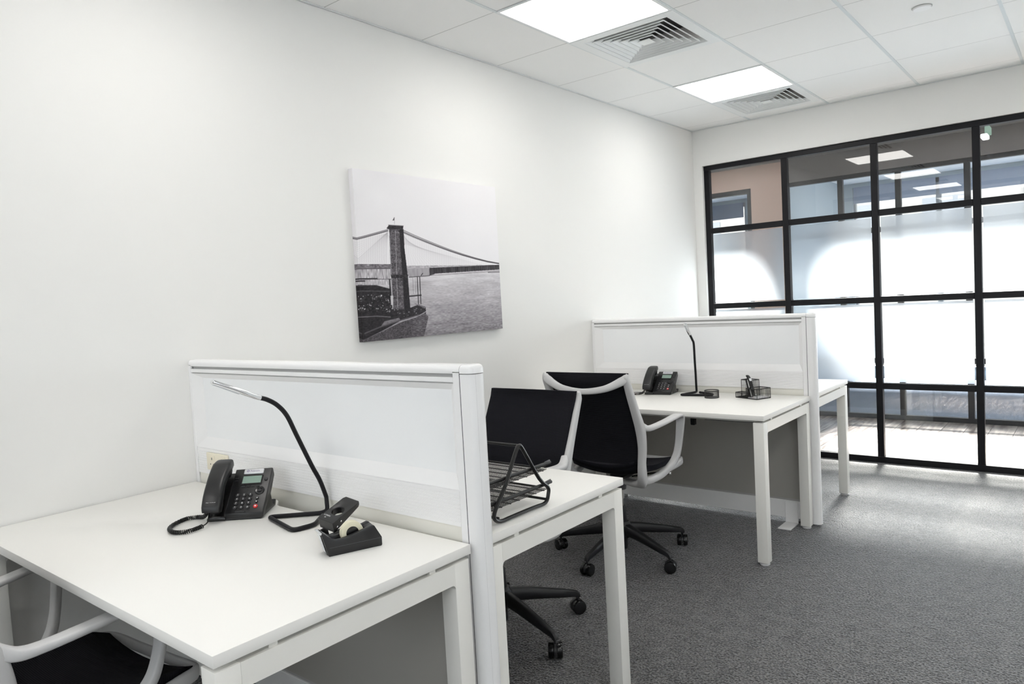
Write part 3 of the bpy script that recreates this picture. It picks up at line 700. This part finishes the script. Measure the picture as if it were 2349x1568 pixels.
    for i in range(1, len(X)):
        d = X[i]-X[i-1]; n = max(1, int(d.length/pitch*9)); dn = d.normalized(); a = Vector((0, 0, 1))-dn*dn.z; a.normalize(); b = dn.cross(a)
        for q in range(n):
            u = q/n; ph = 2*math.pi*(acc+d.length*u)/pitch; H.append(X[i-1]+d*u+a*(rc*math.cos(ph))+b*(rc*math.sin(ph)))
        acc += d.length
    m_ = MB(); m_.tube(H, .0019, n=5, smooth=False); m_.tube([X[-1]]+[inv @ Vector(p) for p in lead], .0019, n=6); m_.build('coiled_cord', 'wire', t, angle=60)
    return t
zc_ = ZD+.0075
telephone('black corded telephone on the nearest desk, next to the power socket', (.639, 1.130), R(41),
          [(.568, 1.088, .775), (.548, 1.082, zc_+.004), (.520, 1.072, zc_), (.508, 1.045, zc_), (.530, .998, zc_), (.566, .966, zc_), (.612, .958, zc_), (.640, .985, zc_), (.638, 1.030, zc_+.002)],
          [(.625, 1.052, zc_+.006), (.600, 1.070, zc_+.018), (.588, 1.082, zc_+.026)])
telephone('black corded telephone on the far desk, beside the upright lamp', (.580, 3.955), R(8),
          [(.500, 3.955, .775), (.490, 3.940, zc_+.006), (.478, 3.915, zc_), (.455, 3.895, zc_), (.425, 3.90, zc_), (.405, 3.93, zc_)], [(.42, 3.965, zc_), (.47, 3.985, zc_), (.51, 3.985, zc_)])

def lamp(lb, base, arm, head_end):
    b0 = Vector(base[0]); t = thing('desk_lamp', lb, 'lamp', (b0.x, b0.y, ZD)); o = Vector((b0.x, b0.y, ZD))
    L = lambda p: Vector(p)-o
    # base loop + upright are one bent tube
    def fillet(pts, r, n=5):
        P = [Vector(p) for p in pts]; out = [P[0]]
        for i in range(1, len(P)-1):
            a = (P[i-1]-P[i]); b = (P[i+1]-P[i]); rr = min(r, a.length*.45, b.length*.45); s_ = P[i]+a.normalized()*rr; e = P[i]+b.normalized()*rr
            for k in range(n+1): u = k/n; out.append(s_*(1-u)**2+P[i]*2*u*(1-u)+e*u*u)
        return out+[P[-1]]
    loop = [L(p) for p in base]
    m_ = MB(); m_.tube(fillet([L(arm[1])]+[L(arm[0])]+loop[1:], .020), .0068, n=10, smooth=False); m_.build('base_loop', 'black', t)
    A = [L(p) for p in arm[1:]]
    m_ = MB(); m_.tube(A, .0068, n=10, sub=6); m_.build('gooseneck', 'black', t)
    h0, h1 = A[-1], L(head_end); d = (h1-h0).normalized()
    m_ = MB(); m_.sweep([h0-d*.004, h0+d*.006, h1-d*.004, h1], [.015, .019, .018, .014], [.013, .015, .013, .009], ref=(1, 0, 0), n=14, smooth=False, ex=3.2); m_.build('lamp_head', 'alu', t, angle=40)
    dn = Vector((1, 0, 0)).cross(d); dn = dn if dn.z < 0 else -dn
    m_ = MB(); m_.sweep([h0+(h1-h0)*.42+dn*.0072, h1-d*.006+dn*.0062], .012, .004, ref=(1, 0, 0), n=8, smooth=False); m_.build('light_strip', 'tape_clear', t)
    return t
zb = ZD+.0072
lamp('black bent desk lamp leaning over the nearest desk, with a silver head', [(.838, 1.318, zb), (.842, 1.300, zb), (.728, 1.190, zb), (.915, 1.150, zb), (.925, 1.215, zb), (.868, 1.285, zb)],
     [(.836, 1.326, zb), (.832, 1.328, .790), (.831, 1.310, .845), (.830, 1.284, .899), (.830, 1.240, .998), (.830, 1.212, 1.061), (.830, 1.183, 1.096), (.830, 1.151, 1.117), (.830, 1.126, 1.126)], (.830, .990, 1.188))
lamp('black upright desk lamp on the far desk, beside the round mesh cup', [(.772, 4.088, zb), (.772, 4.070, zb), (.735, 3.945, zb), (.918, 3.980, zb), (.905, 4.030, zb), (.80, 4.075, zb)],
     [(.771, 4.094, zb), (.770, 4.094, .790), (.770, 4.092, .86), (.770, 4.088, .931), (.770, 4.083, 1.040), (.770, 4.066, 1.068), (.770, 4.040, 1.096), (.770, 4.030, 1.105)], (.770, 3.972, 1.171))

# tape dispenser with its roll
def dispenser():
    D = Vector((.362, .932, 0)); rz = math.atan2(D.y, D.x)
    t = thing('tape_dispenser', 'black tape dispenser with a cream roll on the nearest desk', 'tape dispenser', (1.173, 1.076, ZD), rz)
    side = [(.004, 0), (.142, 0), (.144, .003), (.144, .023), (.126, .056), (.120, .0585), (.112, .056), (.09, .050), (.07, .0455), (.05, .0415), (.036, .0395), (.024, .040), (.014, .044), (.004, .052), (-.004, .0600), (-.011, .0615), (-.012, .058)]
    W_ = .052
    m_ = MB()
    m_.prism(side, .0, .011, 'y', bev=.0012); m_.prism(side, W_-.011, W_, 'y', bev=.0012)
    m_.prism([(.004, .001), (.143, .001), (.143, .016), (.0, .016)], .010, W_-.010, 'y')
    m_.prism([(.104, .014), (.1435, .014), (.1435, .0225), (.1255, .0555), (.112, .0550), (.106, .050)], .010, W_-.010, 'y')
    m_.prism([(.003, .001), (.016, .001), (.010, .040), (-.003, .058), (-.0105, .0600), (-.0115, .057)], .010, W_-.010, 'y')
    m_.build('dispenser_body', 'phone', t, angle=40)
    MB().box(.006, .1442, -.0004, .0, .0215, .0222).build('seam', 'gap', t)
    MB().prism([(-.0125, .0585), (-.0165, .0600), (-.0160, .0635), (-.010, .0628)], .002, W_-.002, 'y').build('cutter', 'alu', t)
    m_ = MB(); m_.prism([(-.0128, .055), (-.0122, .055), (-.0005, .008), (-.0011, .008)], .013, W_-.013, 'y'); m_.build('front_label', 'tape_clear', t)
    c = Matrix.Translation((.072, W_/2, .0445)) @ Matrix.Rotation(R(90), 4, 'X')
    m_ = MB(); n = 40
    m_.rings([[c @ Vector((rr*math.cos(2*math.pi*q/n), rr*math.sin(2*math.pi*q/n), zz)) for q in range(n)] for rr, zz in ((.0165, -.010), (.029, -.010), (.029, .010), (.0165, .010))], closed=True)
    roll = m_.build('tape_roll', 'tape', t, angle=40); roll['label'] = 'cream roll of tape'
    MB().lathe([(.0163, -.011), (.0163, .011)], 24, c).build('hub', 'phone_gloss', roll)
    m_ = MB(); m_.box(-.003, .003, -.009, .009, 0, .0002, M=Matrix()); m_ = MB()
    m_.rings([[Vector((x, y, z)) for y, z in ((W_/2-.0095, zz), (W_/2+.0095, zz), (W_/2+.0095, zz+.0004), (W_/2-.0095, zz+.0004))] for x, zz in ((.062, .0172), (.04, .022), (.022, .034), (.006, .050), (-.006, .0612))]); m_.build('tape_strip', 'tape_clear', roll)
    return t
dispenser()
# two-hole punch with its lever raised
def punch():
    t = thing('hole_punch', 'black hole punch with a round window in its raised lever', 'hole punch', (1.073, 1.150, ZD), 1.70-math.pi/2)
    # local y runs from the pivot end to the raised end
    MB().box(-.029, .029, -.004, .086, 0, .010, bev=.003).build('base', 'phone', t)
    for s in (-1, 1):
        m_ = MB(); m_.prism([(-.002, .008), (.030, .008), (.024, .034), (.0, .030)], s*.026-.002, s*.026+.002, 'x'); m_.build('side_plate', 'phone_gloss', t)
    M_ = Matrix.Translation((0, -.004, .060)) @ Matrix.Rotation(.17, 4, 'Y') @ Matrix.Rotation(.33, 4, 'X')
    # lever slab with a round hole: ring of quads between outline and hole
    n = 48; hc = (0, .048); hr = .0170; hw, y0, y1 = .0285, .0, .106
    def outer(q):
        a = 2*math.pi*q/n; dx, dy = math.cos(a), math.sin(a); cands = []
        if dx: cands += [(s_*hw-hc[0])/dx for s_ in (-1, 1)]
        if dy: cands += [(yy-hc[1])/dy for yy in (y0, y1)]
        r_ = min(c for c in cands if c > 0); x, y = hc[0]+dx*r_, hc[1]+dy*r_
        return x, y
    top_o = [outer(q) for q in range(n)]
    def zb_(y): return -.031+.020*(y/.106)
    rg = [[M_ @ Vector((x, y, 0)) for x, y in top_o],
          [M_ @ Vector((hc[0]+hr*1.25*math.cos(2*math.pi*q/n), hc[1]+hr*1.25*math.sin(2*math.pi*q/n), 0)) for q in range(n)],
          [M_ @ Vector((hc[0]+hr*math.cos(2*math.pi*q/n), hc[1]+hr*math.sin(2*math.pi*q/n), -.002)) for q in range(n)],
          [M_ @ Vector((hc[0]+hr*math.cos(2*math.pi*q/n), hc[1]+hr*math.sin(2*math.pi*q/n), zb_(hc[1]))) for q in range(n)],
          [M_ @ Vector((x*.98, y, zb_(y))) for x, y in top_o]]
    m_ = MB(); m_.rings(rg, closed=True); lv = m_.build('lever', 'phone', t, angle=30)
    bv = lv.modifiers.new('soft', 'BEVEL'); bv.width = .0012; bv.segments = 2; bv.limit_method = 'ANGLE'; bv.angle_limit = R(50)
    for y, z in ((.012, -.018), (.028, -.011)):
        MB().lathe([(.0026, -.0008), (.0026, .0008), (.0018, .0012)], 12, M_ @ Matrix.Translation((hw, y, z)) @ Matrix.Rotation(R(90), 4, 'Y')).build('pin', 'alu', t)
    text('lever_lettering', 'LOREN', .0070, M_ @ Matrix.Translation((-.012, .020, .0003)), 'white_ink', lv)
    text('lever_number', '30', .0055, M_ @ Matrix.Translation((-.012, .012, .0003)), 'white_ink', lv)
    return t
punch()

# black wire letter tray
def letter_tray():
    t = thing('letter_tray', 'black wire two-tier letter tray on the desk behind the nearest screen', 'letter tray', (1.387, 1.60, ZD+.003)); r_ = .0058
    xa, xb = -.325, .0
    def fr(x):
        P = [(x, 0, .200), (x, .022, .176), (x, .085, .085), (x, .125, .050), (x, .127, .030), (x, .110, r_), (x, .05, r_), (x, -.05, r_), (x, -.098, r_), (x, -.124, .018), (x, -.120, .042), (x, -.072, .100), (x, -.020, .182)]
        m_ = MB(); m_.tube(P, r_, n=8, sub=4, closed=True); m_.build('end_frame', 'wire', t)
    fr(xa); fr(xb)
    for y, z in ((0, .200), (.112, .016), (-.108, .016)): 
        m_ = MB(); m_.tube([(xa, y, z), (xb, y, z)], .0042, smooth=False); m_.build('cross_rod', 'wire', t)
    for z0 in (.058, .118):
        x0, x1, y0, y1 = xa+.010, xb-.010, -.180, .150
        tr = MB(); tr.tube([(x0, y1+.006, z0), (x0, y0, z0), (x1, y0, z0), (x1, y1+.006, z0)], .0055, smooth=False)
        tr.tube([(x0, y1+.006, z0), (x0+.03, y1-.012, z0-.016), (x1-.03, y1-.012, z0-.016), (x1, y1+.006, z0)], .0034, smooth=False)
        o = tr.build('tray', 'wire', t)
        wm = MB(); zf = z0-.018
        ny = int((y1-y0-.02)/.0065); nx = int((x1-x0)/.0065)
        for i in range(nx+1):
            x = x0+(x1-x0)*i/nx; wm.box(x-.0004, x+.0004, y0, y1-.014, zf-.0004, zf+.0004)
            wm.box(x-.0004, x+.0004, y0-.0004, y0+.0004, zf, z0)
        for j in range(ny+1):
            y = y0+(y1-.014-y0)*j/ny; wm.box(x0, x1, y-.0004, y+.0004, zf-.0004, zf+.0004)
            for x in (x0, x1): wm.box(x-.0004, x+.0004, y-.0004, y+.0004, zf, z0)
        for j in range(8):
            y = y0+.02+(y1-y0-.05)*j/7; wm.box(x0, x1, y-.0022, y+.0022, zf-.0022, zf+.0005)
        for x in (x0, x1):
            for k in (1, 2): wm.box(x-.0004, x+.0004, y0, y1-.004, zf+k*.006-.0004, zf+k*.006+.0004)
        wm.build('wire_mesh', 'wire', o, smooth=False)
        for x, s_ in ((x0, 1), (x1, -1)):
            m_ = MB(); m_.sweep([(x, y1-.022, z0+.002), (x, y1+.004, z0+.004), (x+s_*.018, y1+.0, z0-.010)], .010, .004, ref=(0, 0, 1), n=8, sub=4); m_.build('corner_clip', 'dark_grey', o)
    return t
letter_tray()

def wire_wall(m_, p, q, h, step=.0040, r_=.00032):
    p, q = Vector(p), Vector(q); n = max(2, int((q-p).length/step))
    for i in range(n+1):
        a = p.lerp(q, i/n); m_.box(a.x-r_, a.x+r_, a.y-r_, a.y+r_, a.z, a.z+h)
    for k in (.33, .66):
        d = (q-p).normalized(); a = p+Vector((0, 0, h*k)); b = q+Vector((0, 0, h*k)); m_.tube([a, b], r_, n=4, smooth=False)
# mesh organizer
def organizer():
    t = thing('desk_organizer', 'black wire mesh organizer with three compartments on the far desk', 'desk organizer', (1.062, 3.982, ZD), R(-23))
    r_ = .0024
    for nm, (u0, u1, v0, v1, h) in dict(small=(.0, .078, .0, .044, .030), tall=(.0, .078, .046, .104, .098), wide=(.080, .158, .0, .104, .058)).items():
        c = [(u0, v0), (u1, v0), (u1, v1), (u0, v1)]
        rim = MB(); rim.tube([(a, b, h) for a, b in c]+[(u0, v0, h)], r_, n=6, smooth=False); rim.tube([(a, b, r_) for a, b in c]+[(u0, v0, r_)], r_, n=6, smooth=False)
        for a, b in c: rim.tube([(a, b, r_), (a, b, h)], .0016, n=6, smooth=False)
        o = rim.build('compartment', 'wire', t)
        wm = MB()
        for i in range(4): wire_wall(wm, (*c[i], r_), (*c[(i+1) % 4], r_), h-r_)
        n = int((u1-u0)/.0034)
        for i in range(n+1):
            x = u0+(u1-u0)*i/n; wm.box(x-.0005, x+.0005, v0, v1, .001, .002)
        wm.build('wire_mesh', 'wire', o, smooth=False)
    return t
organizer()
og = Matrix.Translation((1.062, 3.982, ZD)) @ Matrix.Rotation(R(-23), 4, 'Z')
p_ = og @ Vector((.119, .052, .0026))
o = bx('note_pad', 'paper', None, -.034, .034, -.045, .045, 0, .006, bev=.0005); o.location = p_; o.rotation_euler = (0, 0, R(-23)); o['label'] = 'white note paper lying in the mesh organizer'; o['category'] = 'note pad'
def stapler():
    p = og @ Vector((.107, .020, .010)); t = thing('stapler', 'black stapler standing upright in the mesh organizer', 'stapler', p, R(-23)); t.rotation_euler = (0, R(-17), R(-23))
    MB().sweep([(-.008, 0, 0), (-.009, 0, .06), (-.008, 0, .108)], .020, .012, ref=(0, 1, 0), n=10, ex=4).build('stapler_base', 'phone', t)
    m_ = MB(); m_.sweep([(.010, 0, .004), (.012, 0, .05), (.011, 0, .09), (.006, 0, .116), (-.002, 0, .124)], [.018, .022, .022, .020, .014], [.014, .016, .015, .012, .008], ref=(0, 1, 0), n=12, ex=3.5); m_.build('stapler_arm', 'phone_gloss', t)
    MB().box(-.003, .004, -.0065, .0065, .004, .100).build('staple_channel', 'alu', t)
    bx('metal_plate', 'alu', t, .014, .0195, -.008, .008, .088, .104, bev=.001)
stapler()
# round mesh cup
def cup():
    t = thing('mesh_cup', 'low round black wire mesh cup in front of the upright lamp', 'cup', (.938, 3.935, ZD)); R_ = .040; h = .042
    m_ = MB(); ring = lambda r, z, q=28: [(r*math.cos(2*math.pi*i/q), r*math.sin(2*math.pi*i/q), z) for i in range(q)]
    m_.tube(ring(R_, h), .0026, n=6, closed=True, smooth=False); m_.build('rim', 'wire', t)
    MB().lathe([(R_+.001, 0), (R_+.001, .004)], 28).build('bottom', 'wire', t)
    m_ = MB()
    for i in range(72):
        a = 2*math.pi*i/72; x, y = R_*math.cos(a), R_*math.sin(a); m_.box(x-.00032, x+.00032, y-.00032, y+.00032, .003, h)
    for z in (.014, .027): m_.tube(ring(R_, z), .0005, n=4, closed=True, smooth=False)
    m_.build('wire_mesh', 'wire', t, smooth=False)
cup()

# ================================================================== CANVAS PRINT
def canvas():
    S = 2; W_, H_ = 480*S, 380*S; rng = np.random.default_rng(3)
    src = np.array([(98, 90), (1258, 240), (1328, 1395), (188, 1515)], float); dst = np.array([(0, 0), (W_, 0), (W_, H_), (0, H_)], float)
    A = []
    for (x, y), (u, v) in zip(src, dst):
        A.append([x, y, 1, 0, 0, 0, -u*x, -u*y, -u]); A.append([0, 0, 0, x, y, 1, -v*x, -v*y, -v])
    Hm = np.linalg.svd(np.array(A))[2][-1].reshape(3, 3)
    def T(p):
        p = np.asarray(p, float).reshape(-1, 2); q = np.c_[p, np.ones(len(p))] @ Hm.T; return q[:, :2]/q[:, 2:]
    yy, xx = np.mgrid[0:H_, 0:W_].astype(float); xx += .5; yy += .5
    def noise(sx, sy, amp):
        sx *= S*.8; sy *= S*.8
        g = rng.standard_normal((max(2, int(H_/sy)+2), max(2, int(W_/sx)+2)))
        gy = np.minimum(yy/sy, g.shape[0]-1.001); gx = np.minimum(xx/sx, g.shape[1]-1.001); iy = gy.astype(int); ix = gx.astype(int); fy = gy-iy; fx = gx-ix
        return amp*((g[iy, ix]*(1-fx)+g[iy, ix+1]*fx)*(1-fy)+(g[iy+1, ix]*(1-fx)+g[iy+1, ix+1]*fx)*fy)
    def inside(poly):
        P = T(poly); c = np.zeros(xx.shape, bool); j = len(P)-1
        for i in range(len(P)):
            (x1, y1), (x2, y2) = P[i], P[j]
            if y1 != y2: c ^= ((y1 > yy) != (y2 > yy)) & (xx < (x2-x1)*(yy-y1)/(y2-y1)+x1)
            j = i
        return c
    img = 231+7*xx/W_+noise(90, 70, 1.2)
    def fill(poly, val, nz=None):
        m = inside(poly); v = val if nz is None else val+nz; img[m] = (v if np.isscalar(v) else v[m])
    def line(pts, w, val, a=1.0):
        P = T(pts); w = w*S
        for (x1, y1), (x2, y2) in zip(P[:-1], P[1:]):
            X0, X1 = int(max(0, min(x1, x2)-3)), int(min(W_, max(x1, x2)+4)); Y0, Y1 = int(max(0, min(y1, y2)-3)), int(min(H_, max(y1, y2)+4))
            if X1 <= X0 or Y1 <= Y0: continue
            sx, sy = xx[Y0:Y1, X0:X1], yy[Y0:Y1, X0:X1]; dx, dy = x2-x1, y2-y1; L2 = dx*dx+dy*dy+1e-9
            t_ = np.clip(((sx-x1)*dx+(sy-y1)*dy)/L2, 0, 1); d = np.hypot(sx-x1-t_*dx, sy-y1-t_*dy)
            c = np.clip(w/2+.5-d, 0, 1)*a; s_ = img[Y0:Y1, X0:X1]; s_[:] = s_*(1-c)+val*c
    # water
    wz = np.clip((yy-H_*.58)/(H_*.42), 0, 1)
    water = 212-74*wz**1.1+noise(26, 2.2, 4)+noise(8, 1.5, 1)*(3+14*wz)+noise(60, 8, 7)
    fill([(110, 995), (540, 985), (1300, 905), (1340, 1400), (180, 1530)], 0, water)
    # far shore and city
    fill([(95, 872), (415, 872), (415, 1000), (100, 1000)], 118, noise(5, 2.5, 26)); fill([(530, 884), (1305, 872), (1305, 905), (530, 915)], 178, noise(6, 2, 18))
    fill([(105, 1000), (415, 998), (415, 1040), (105, 1050)], 190, noise(3, 8, 16))
    # hangers and stays
    for k in range(16): x = 105+k*18; line([(x, 662-(x-130)*.24), (x, 875)], .5, 130, .3)
    for k in range(18): line([(388, 606+k*2), (110+k*15.5, 866-abs(k-9)*0)], .6, 130, .36)
    for k in range(9): line([(388, 620), (98, 690+k*22)], .5, 140, .25)
    top = [(512, 592), (600, 632), (700, 674), (800, 714), (900, 752), (1000, 786), (1100, 816), (1200, 842), (1300, 860)]
    tx = np.array(top, float)
    for k in range(40): x = 540+k*18; line([(x, np.interp(x, tx[:, 0], tx[:, 1])+14), (x, 884-(x-540)*.01)], .5, 165, .28)
    for k in range(24): line([(515, 612+k*4), (560+k*26, 884-k*.4)], .5, 165, .34)
    # main cables
    for off, w, v in ((0, 1.1, 70), (9, 1.0, 95), (17, 1.5, 40), (24, .9, 110)): line([(p[0], p[1]+off*(1-(p[0]-512)/1100)) for p in top], w, v)
    lc = [(390, 588), (300, 614), (200, 642), (132, 659), (80, 652)]
    for off, w, v in ((0, 1.1, 60), (7, 1.0, 80), (13, 1.3, 45)): line([(p[0], p[1]+off) for p in lc], w, v)
    # deck
    fill([(100, 912), (415, 905), (420, 990), (100, 992)], 176, noise(2.4, 12, 30)); line([(100, 912), (415, 906)], 2.2, 90); line([(100, 994), (300, 990)], 3, 50); line([(100, 1012), (200, 1010)], 3, 45)
    fill([(538, 908), (728, 902), (730, 964), (560, 978)], 165, noise(3, 20, 10)); line([(560, 978), (730, 964)], 1.6, 60); line([(660, 962), (672, 945)], 2, 40)
    fill([(726, 904), (1310, 874), (1310, 910), (800, 945), (728, 962)], 62, noise(2.6, 20, 16))
    for k in range(34): x = 735+k*17; line([(x, 906-(x-728)*.052), (x, 955-(x-728)*.085)], .8, 28)
    line([(728, 903), (1305, 873)], 1.2, 40); line([(770, 950), (1305, 915)], 1.6, 200); line([(728, 962), (1305, 922)], .9, 70); line([(1205, 935), (1300, 932)], 2, 110)
    # dark shore
    land = 38+noise(5, 3, 9)
    fill([(100, 1040), (300, 1045), (415, 1075), (420, 1240), (580, 1225), (640, 1200), (695, 1220), (700, 1255), (640, 1290), (500, 1330), (340, 1420), (200, 1490), (100, 1530)], 0, land)
    for a_, b_2 in (((105, 1050), (300, 1042)), ((105, 1092), (410, 1094))): line([a_, b_2], 1.4, 120, .7)
    m = inside([(140, 1125), (415, 1120), (420, 1265), (150, 1270)]); sp = noise(3.0, 1.6, 1.0)+noise(14, 6, .6); img[m] = np.where(sp[m] > 1.15, 120+40*sp[m], img[m]+noise(5, 3, 10)[m])
    m = inside([(430, 1235), (690, 1200), (690, 1265), (480, 1310)]); sp = noise(4.0, 1.8, 1.0); img[m] = np.where(sp[m] > 1.0, 150, img[m]+6)
    line([(145, 1308), (300, 1298), (410, 1305)], 2, 130, .8); fill([(360, 1340), (480, 1310), (490, 1330), (330, 1385)], 120, noise(4, 3, 10)); line([(200, 1440), (330, 1385), (480, 1335), (640, 1285)], 3.2, 92, .8)
    fill([(190, 1495), (340, 1425), (500, 1345), (640, 1300), (700, 1262), (690, 1400), (560, 1530), (190, 1530)], 0, 78+noise(3.5, 2, 16)-30*((xx-W_*.32)/W_ > 0))
    fill([(570, 1330), (690, 1270), (720, 1300), (680, 1480), (590, 1500)], 0, 92+noise(6, 1.5, 20))
    # tower
    fill([(398, 585), (516, 585), (524, 740), (552, 975), (572, 1240), (430, 1240), (414, 985), (405, 760)], 0, 88+noise(2.0, 2.0, 24)+noise(30, 3, 9))
    fill([(483, 588), (516, 588), (524, 740), (552, 975), (572, 1240), (522, 1240), (508, 960), (490, 740)], 0, 38+noise(2.2, 3, 9))
    fill([(378, 580), (398, 552), (515, 560), (512, 586), (400, 588)], 45, noise(3, 2, 12)); line([(392, 551), (516, 558)], 1.4, 150)
    for q in ((450, 600, 468, 1225), (402, 612, 430, 1235)): line([(q[0], q[1]), (q[2], q[3])], 1.1, 205, .8)
    fill([(410, 958), (555, 955), (552, 985), (418, 985)], 0, 48+noise(3, 2, 18)); line([(402, 1000), (420, 1225)], 4, 28); fill([(410, 1130), (432, 1130), (432, 1205), (414, 1205)], 200)
    for x in (628, 648): line([(x, 978), (x+10, 1195)], 2.6, 34)
    for x in (592, 612): line([(x, 982), (x+4, 1110)], .8, 90)
    line([(565, 1133), (660, 1124)], 3, 36); line([(443, 545), (443, 490)], .7, 130); fill([(426, 516), (441, 488), (441, 514)], 70)
    line([(610, 1195), (690, 1225)], 2.2, 130)
    img = img.reshape(H_//S, S, W_//S, S).mean((1, 3)); W_, H_ = W_//S, H_//S
    img2 = np.clip(img, 14, 245)/255.0
    lin = np.where(img2 <= .04045, img2/12.92, ((img2+.055)/1.055)**2.4)
    k_ = np.clip(1.25-img2*1.25, 0, 1); tint = np.stack([lin*(1+.02*k_), lin*(.99-.09*k_), lin*(1+.03*k_)], -1)
    y0, y1, z0, z1, xf = 2.166, 3.176, 1.208, 2.008, .030
    t = thing('canvas_print', 'black and white canvas print of a suspension bridge hanging on the left wall', 'picture', (0, (y0+y1)/2, z0))
    bx('stretcher', 'paper', t, .001, xf-.001, -(y1-y0)/2+.0015, (y1-y0)/2-.0015, .0015, z1-z0-.0015)
    def sheet(name, P, Cc):
        n0, n1 = P.shape[:2]; me = bpy.data.meshes.new(name); me.vertices.add(n0*n1); me.vertices.foreach_set('co', P.reshape(-1).astype(np.float32))
        i = np.arange((n0-1)*(n1-1)); a = (i//(n1-1))*n1+i % (n1-1); fl = np.stack([a, a+1, a+n1+1, a+n1], 1)
        nf = len(fl); me.loops.add(nf*4); me.loops.foreach_set('vertex_index', fl.reshape(-1).astype(np.int32)); me.polygons.add(nf)
        me.polygons.foreach_set('loop_start', np.arange(0, nf*4, 4, dtype=np.int32)); me.update(calc_edges=True); me.validate()
        at = me.color_attributes.new('ink', 'FLOAT_COLOR', 'POINT'); at.data.foreach_set('color', np.c_[Cc.reshape(-1, 3), np.ones(n0*n1)].reshape(-1).astype(np.float32))
        return link(name, me, MT['print'], t)
    m = mat('print', (.5, .5, .5), .6, spec=.25); nt = m.node_tree; a = nt.nodes.new('ShaderNodeAttribute'); a.attribute_name = 'ink'; nt.links.new(a.outputs['Color'], nt.nodes['Principled BSDF'].inputs['Base Color']); MT['print'] = m
    hy = (y1-y0)/2; ly = np.linspace(-hy, hy, W_); lz = np.linspace(z1-z0, 0, H_)
    P = np.zeros((H_, W_, 3)); P[..., 0] = xf; P[..., 1] = ly[None]; P[..., 2] = lz[:, None]
    sheet('print_face', P[:, ::1][::-1], tint[::-1])
    k = 15
    P = np.zeros((H_, k, 3)); P[..., 0] = np.linspace(xf, 0.0005, k)[None]; P[..., 1] = -hy; P[..., 2] = lz[:, None]; sheet('print_edge', P, tint[:, :k])
    P = np.zeros((H_, k, 3)); P[..., 0] = np.linspace(xf, 0.0005, k)[None]; P[..., 1] = hy; P[..., 2] = lz[:, None]; sheet('print_edge', P[:, ::-1], tint[:, ::-1][:, :k][:, ::-1])
    P = np.zeros((k, W_, 3)); P[..., 0] = np.linspace(xf, 0.0005, k)[:, None]; P[..., 1] = ly[None]; P[..., 2] = 0; sheet('print_edge', P, tint[::-1][:k])
    P = np.zeros((k, W_, 3)); P[..., 0] = np.linspace(xf, 0.0005, k)[:, None]; P[..., 1] = ly[None]; P[..., 2] = z1-z0; sheet('print_edge', P[::-1], tint[:k][::-1])
canvas()
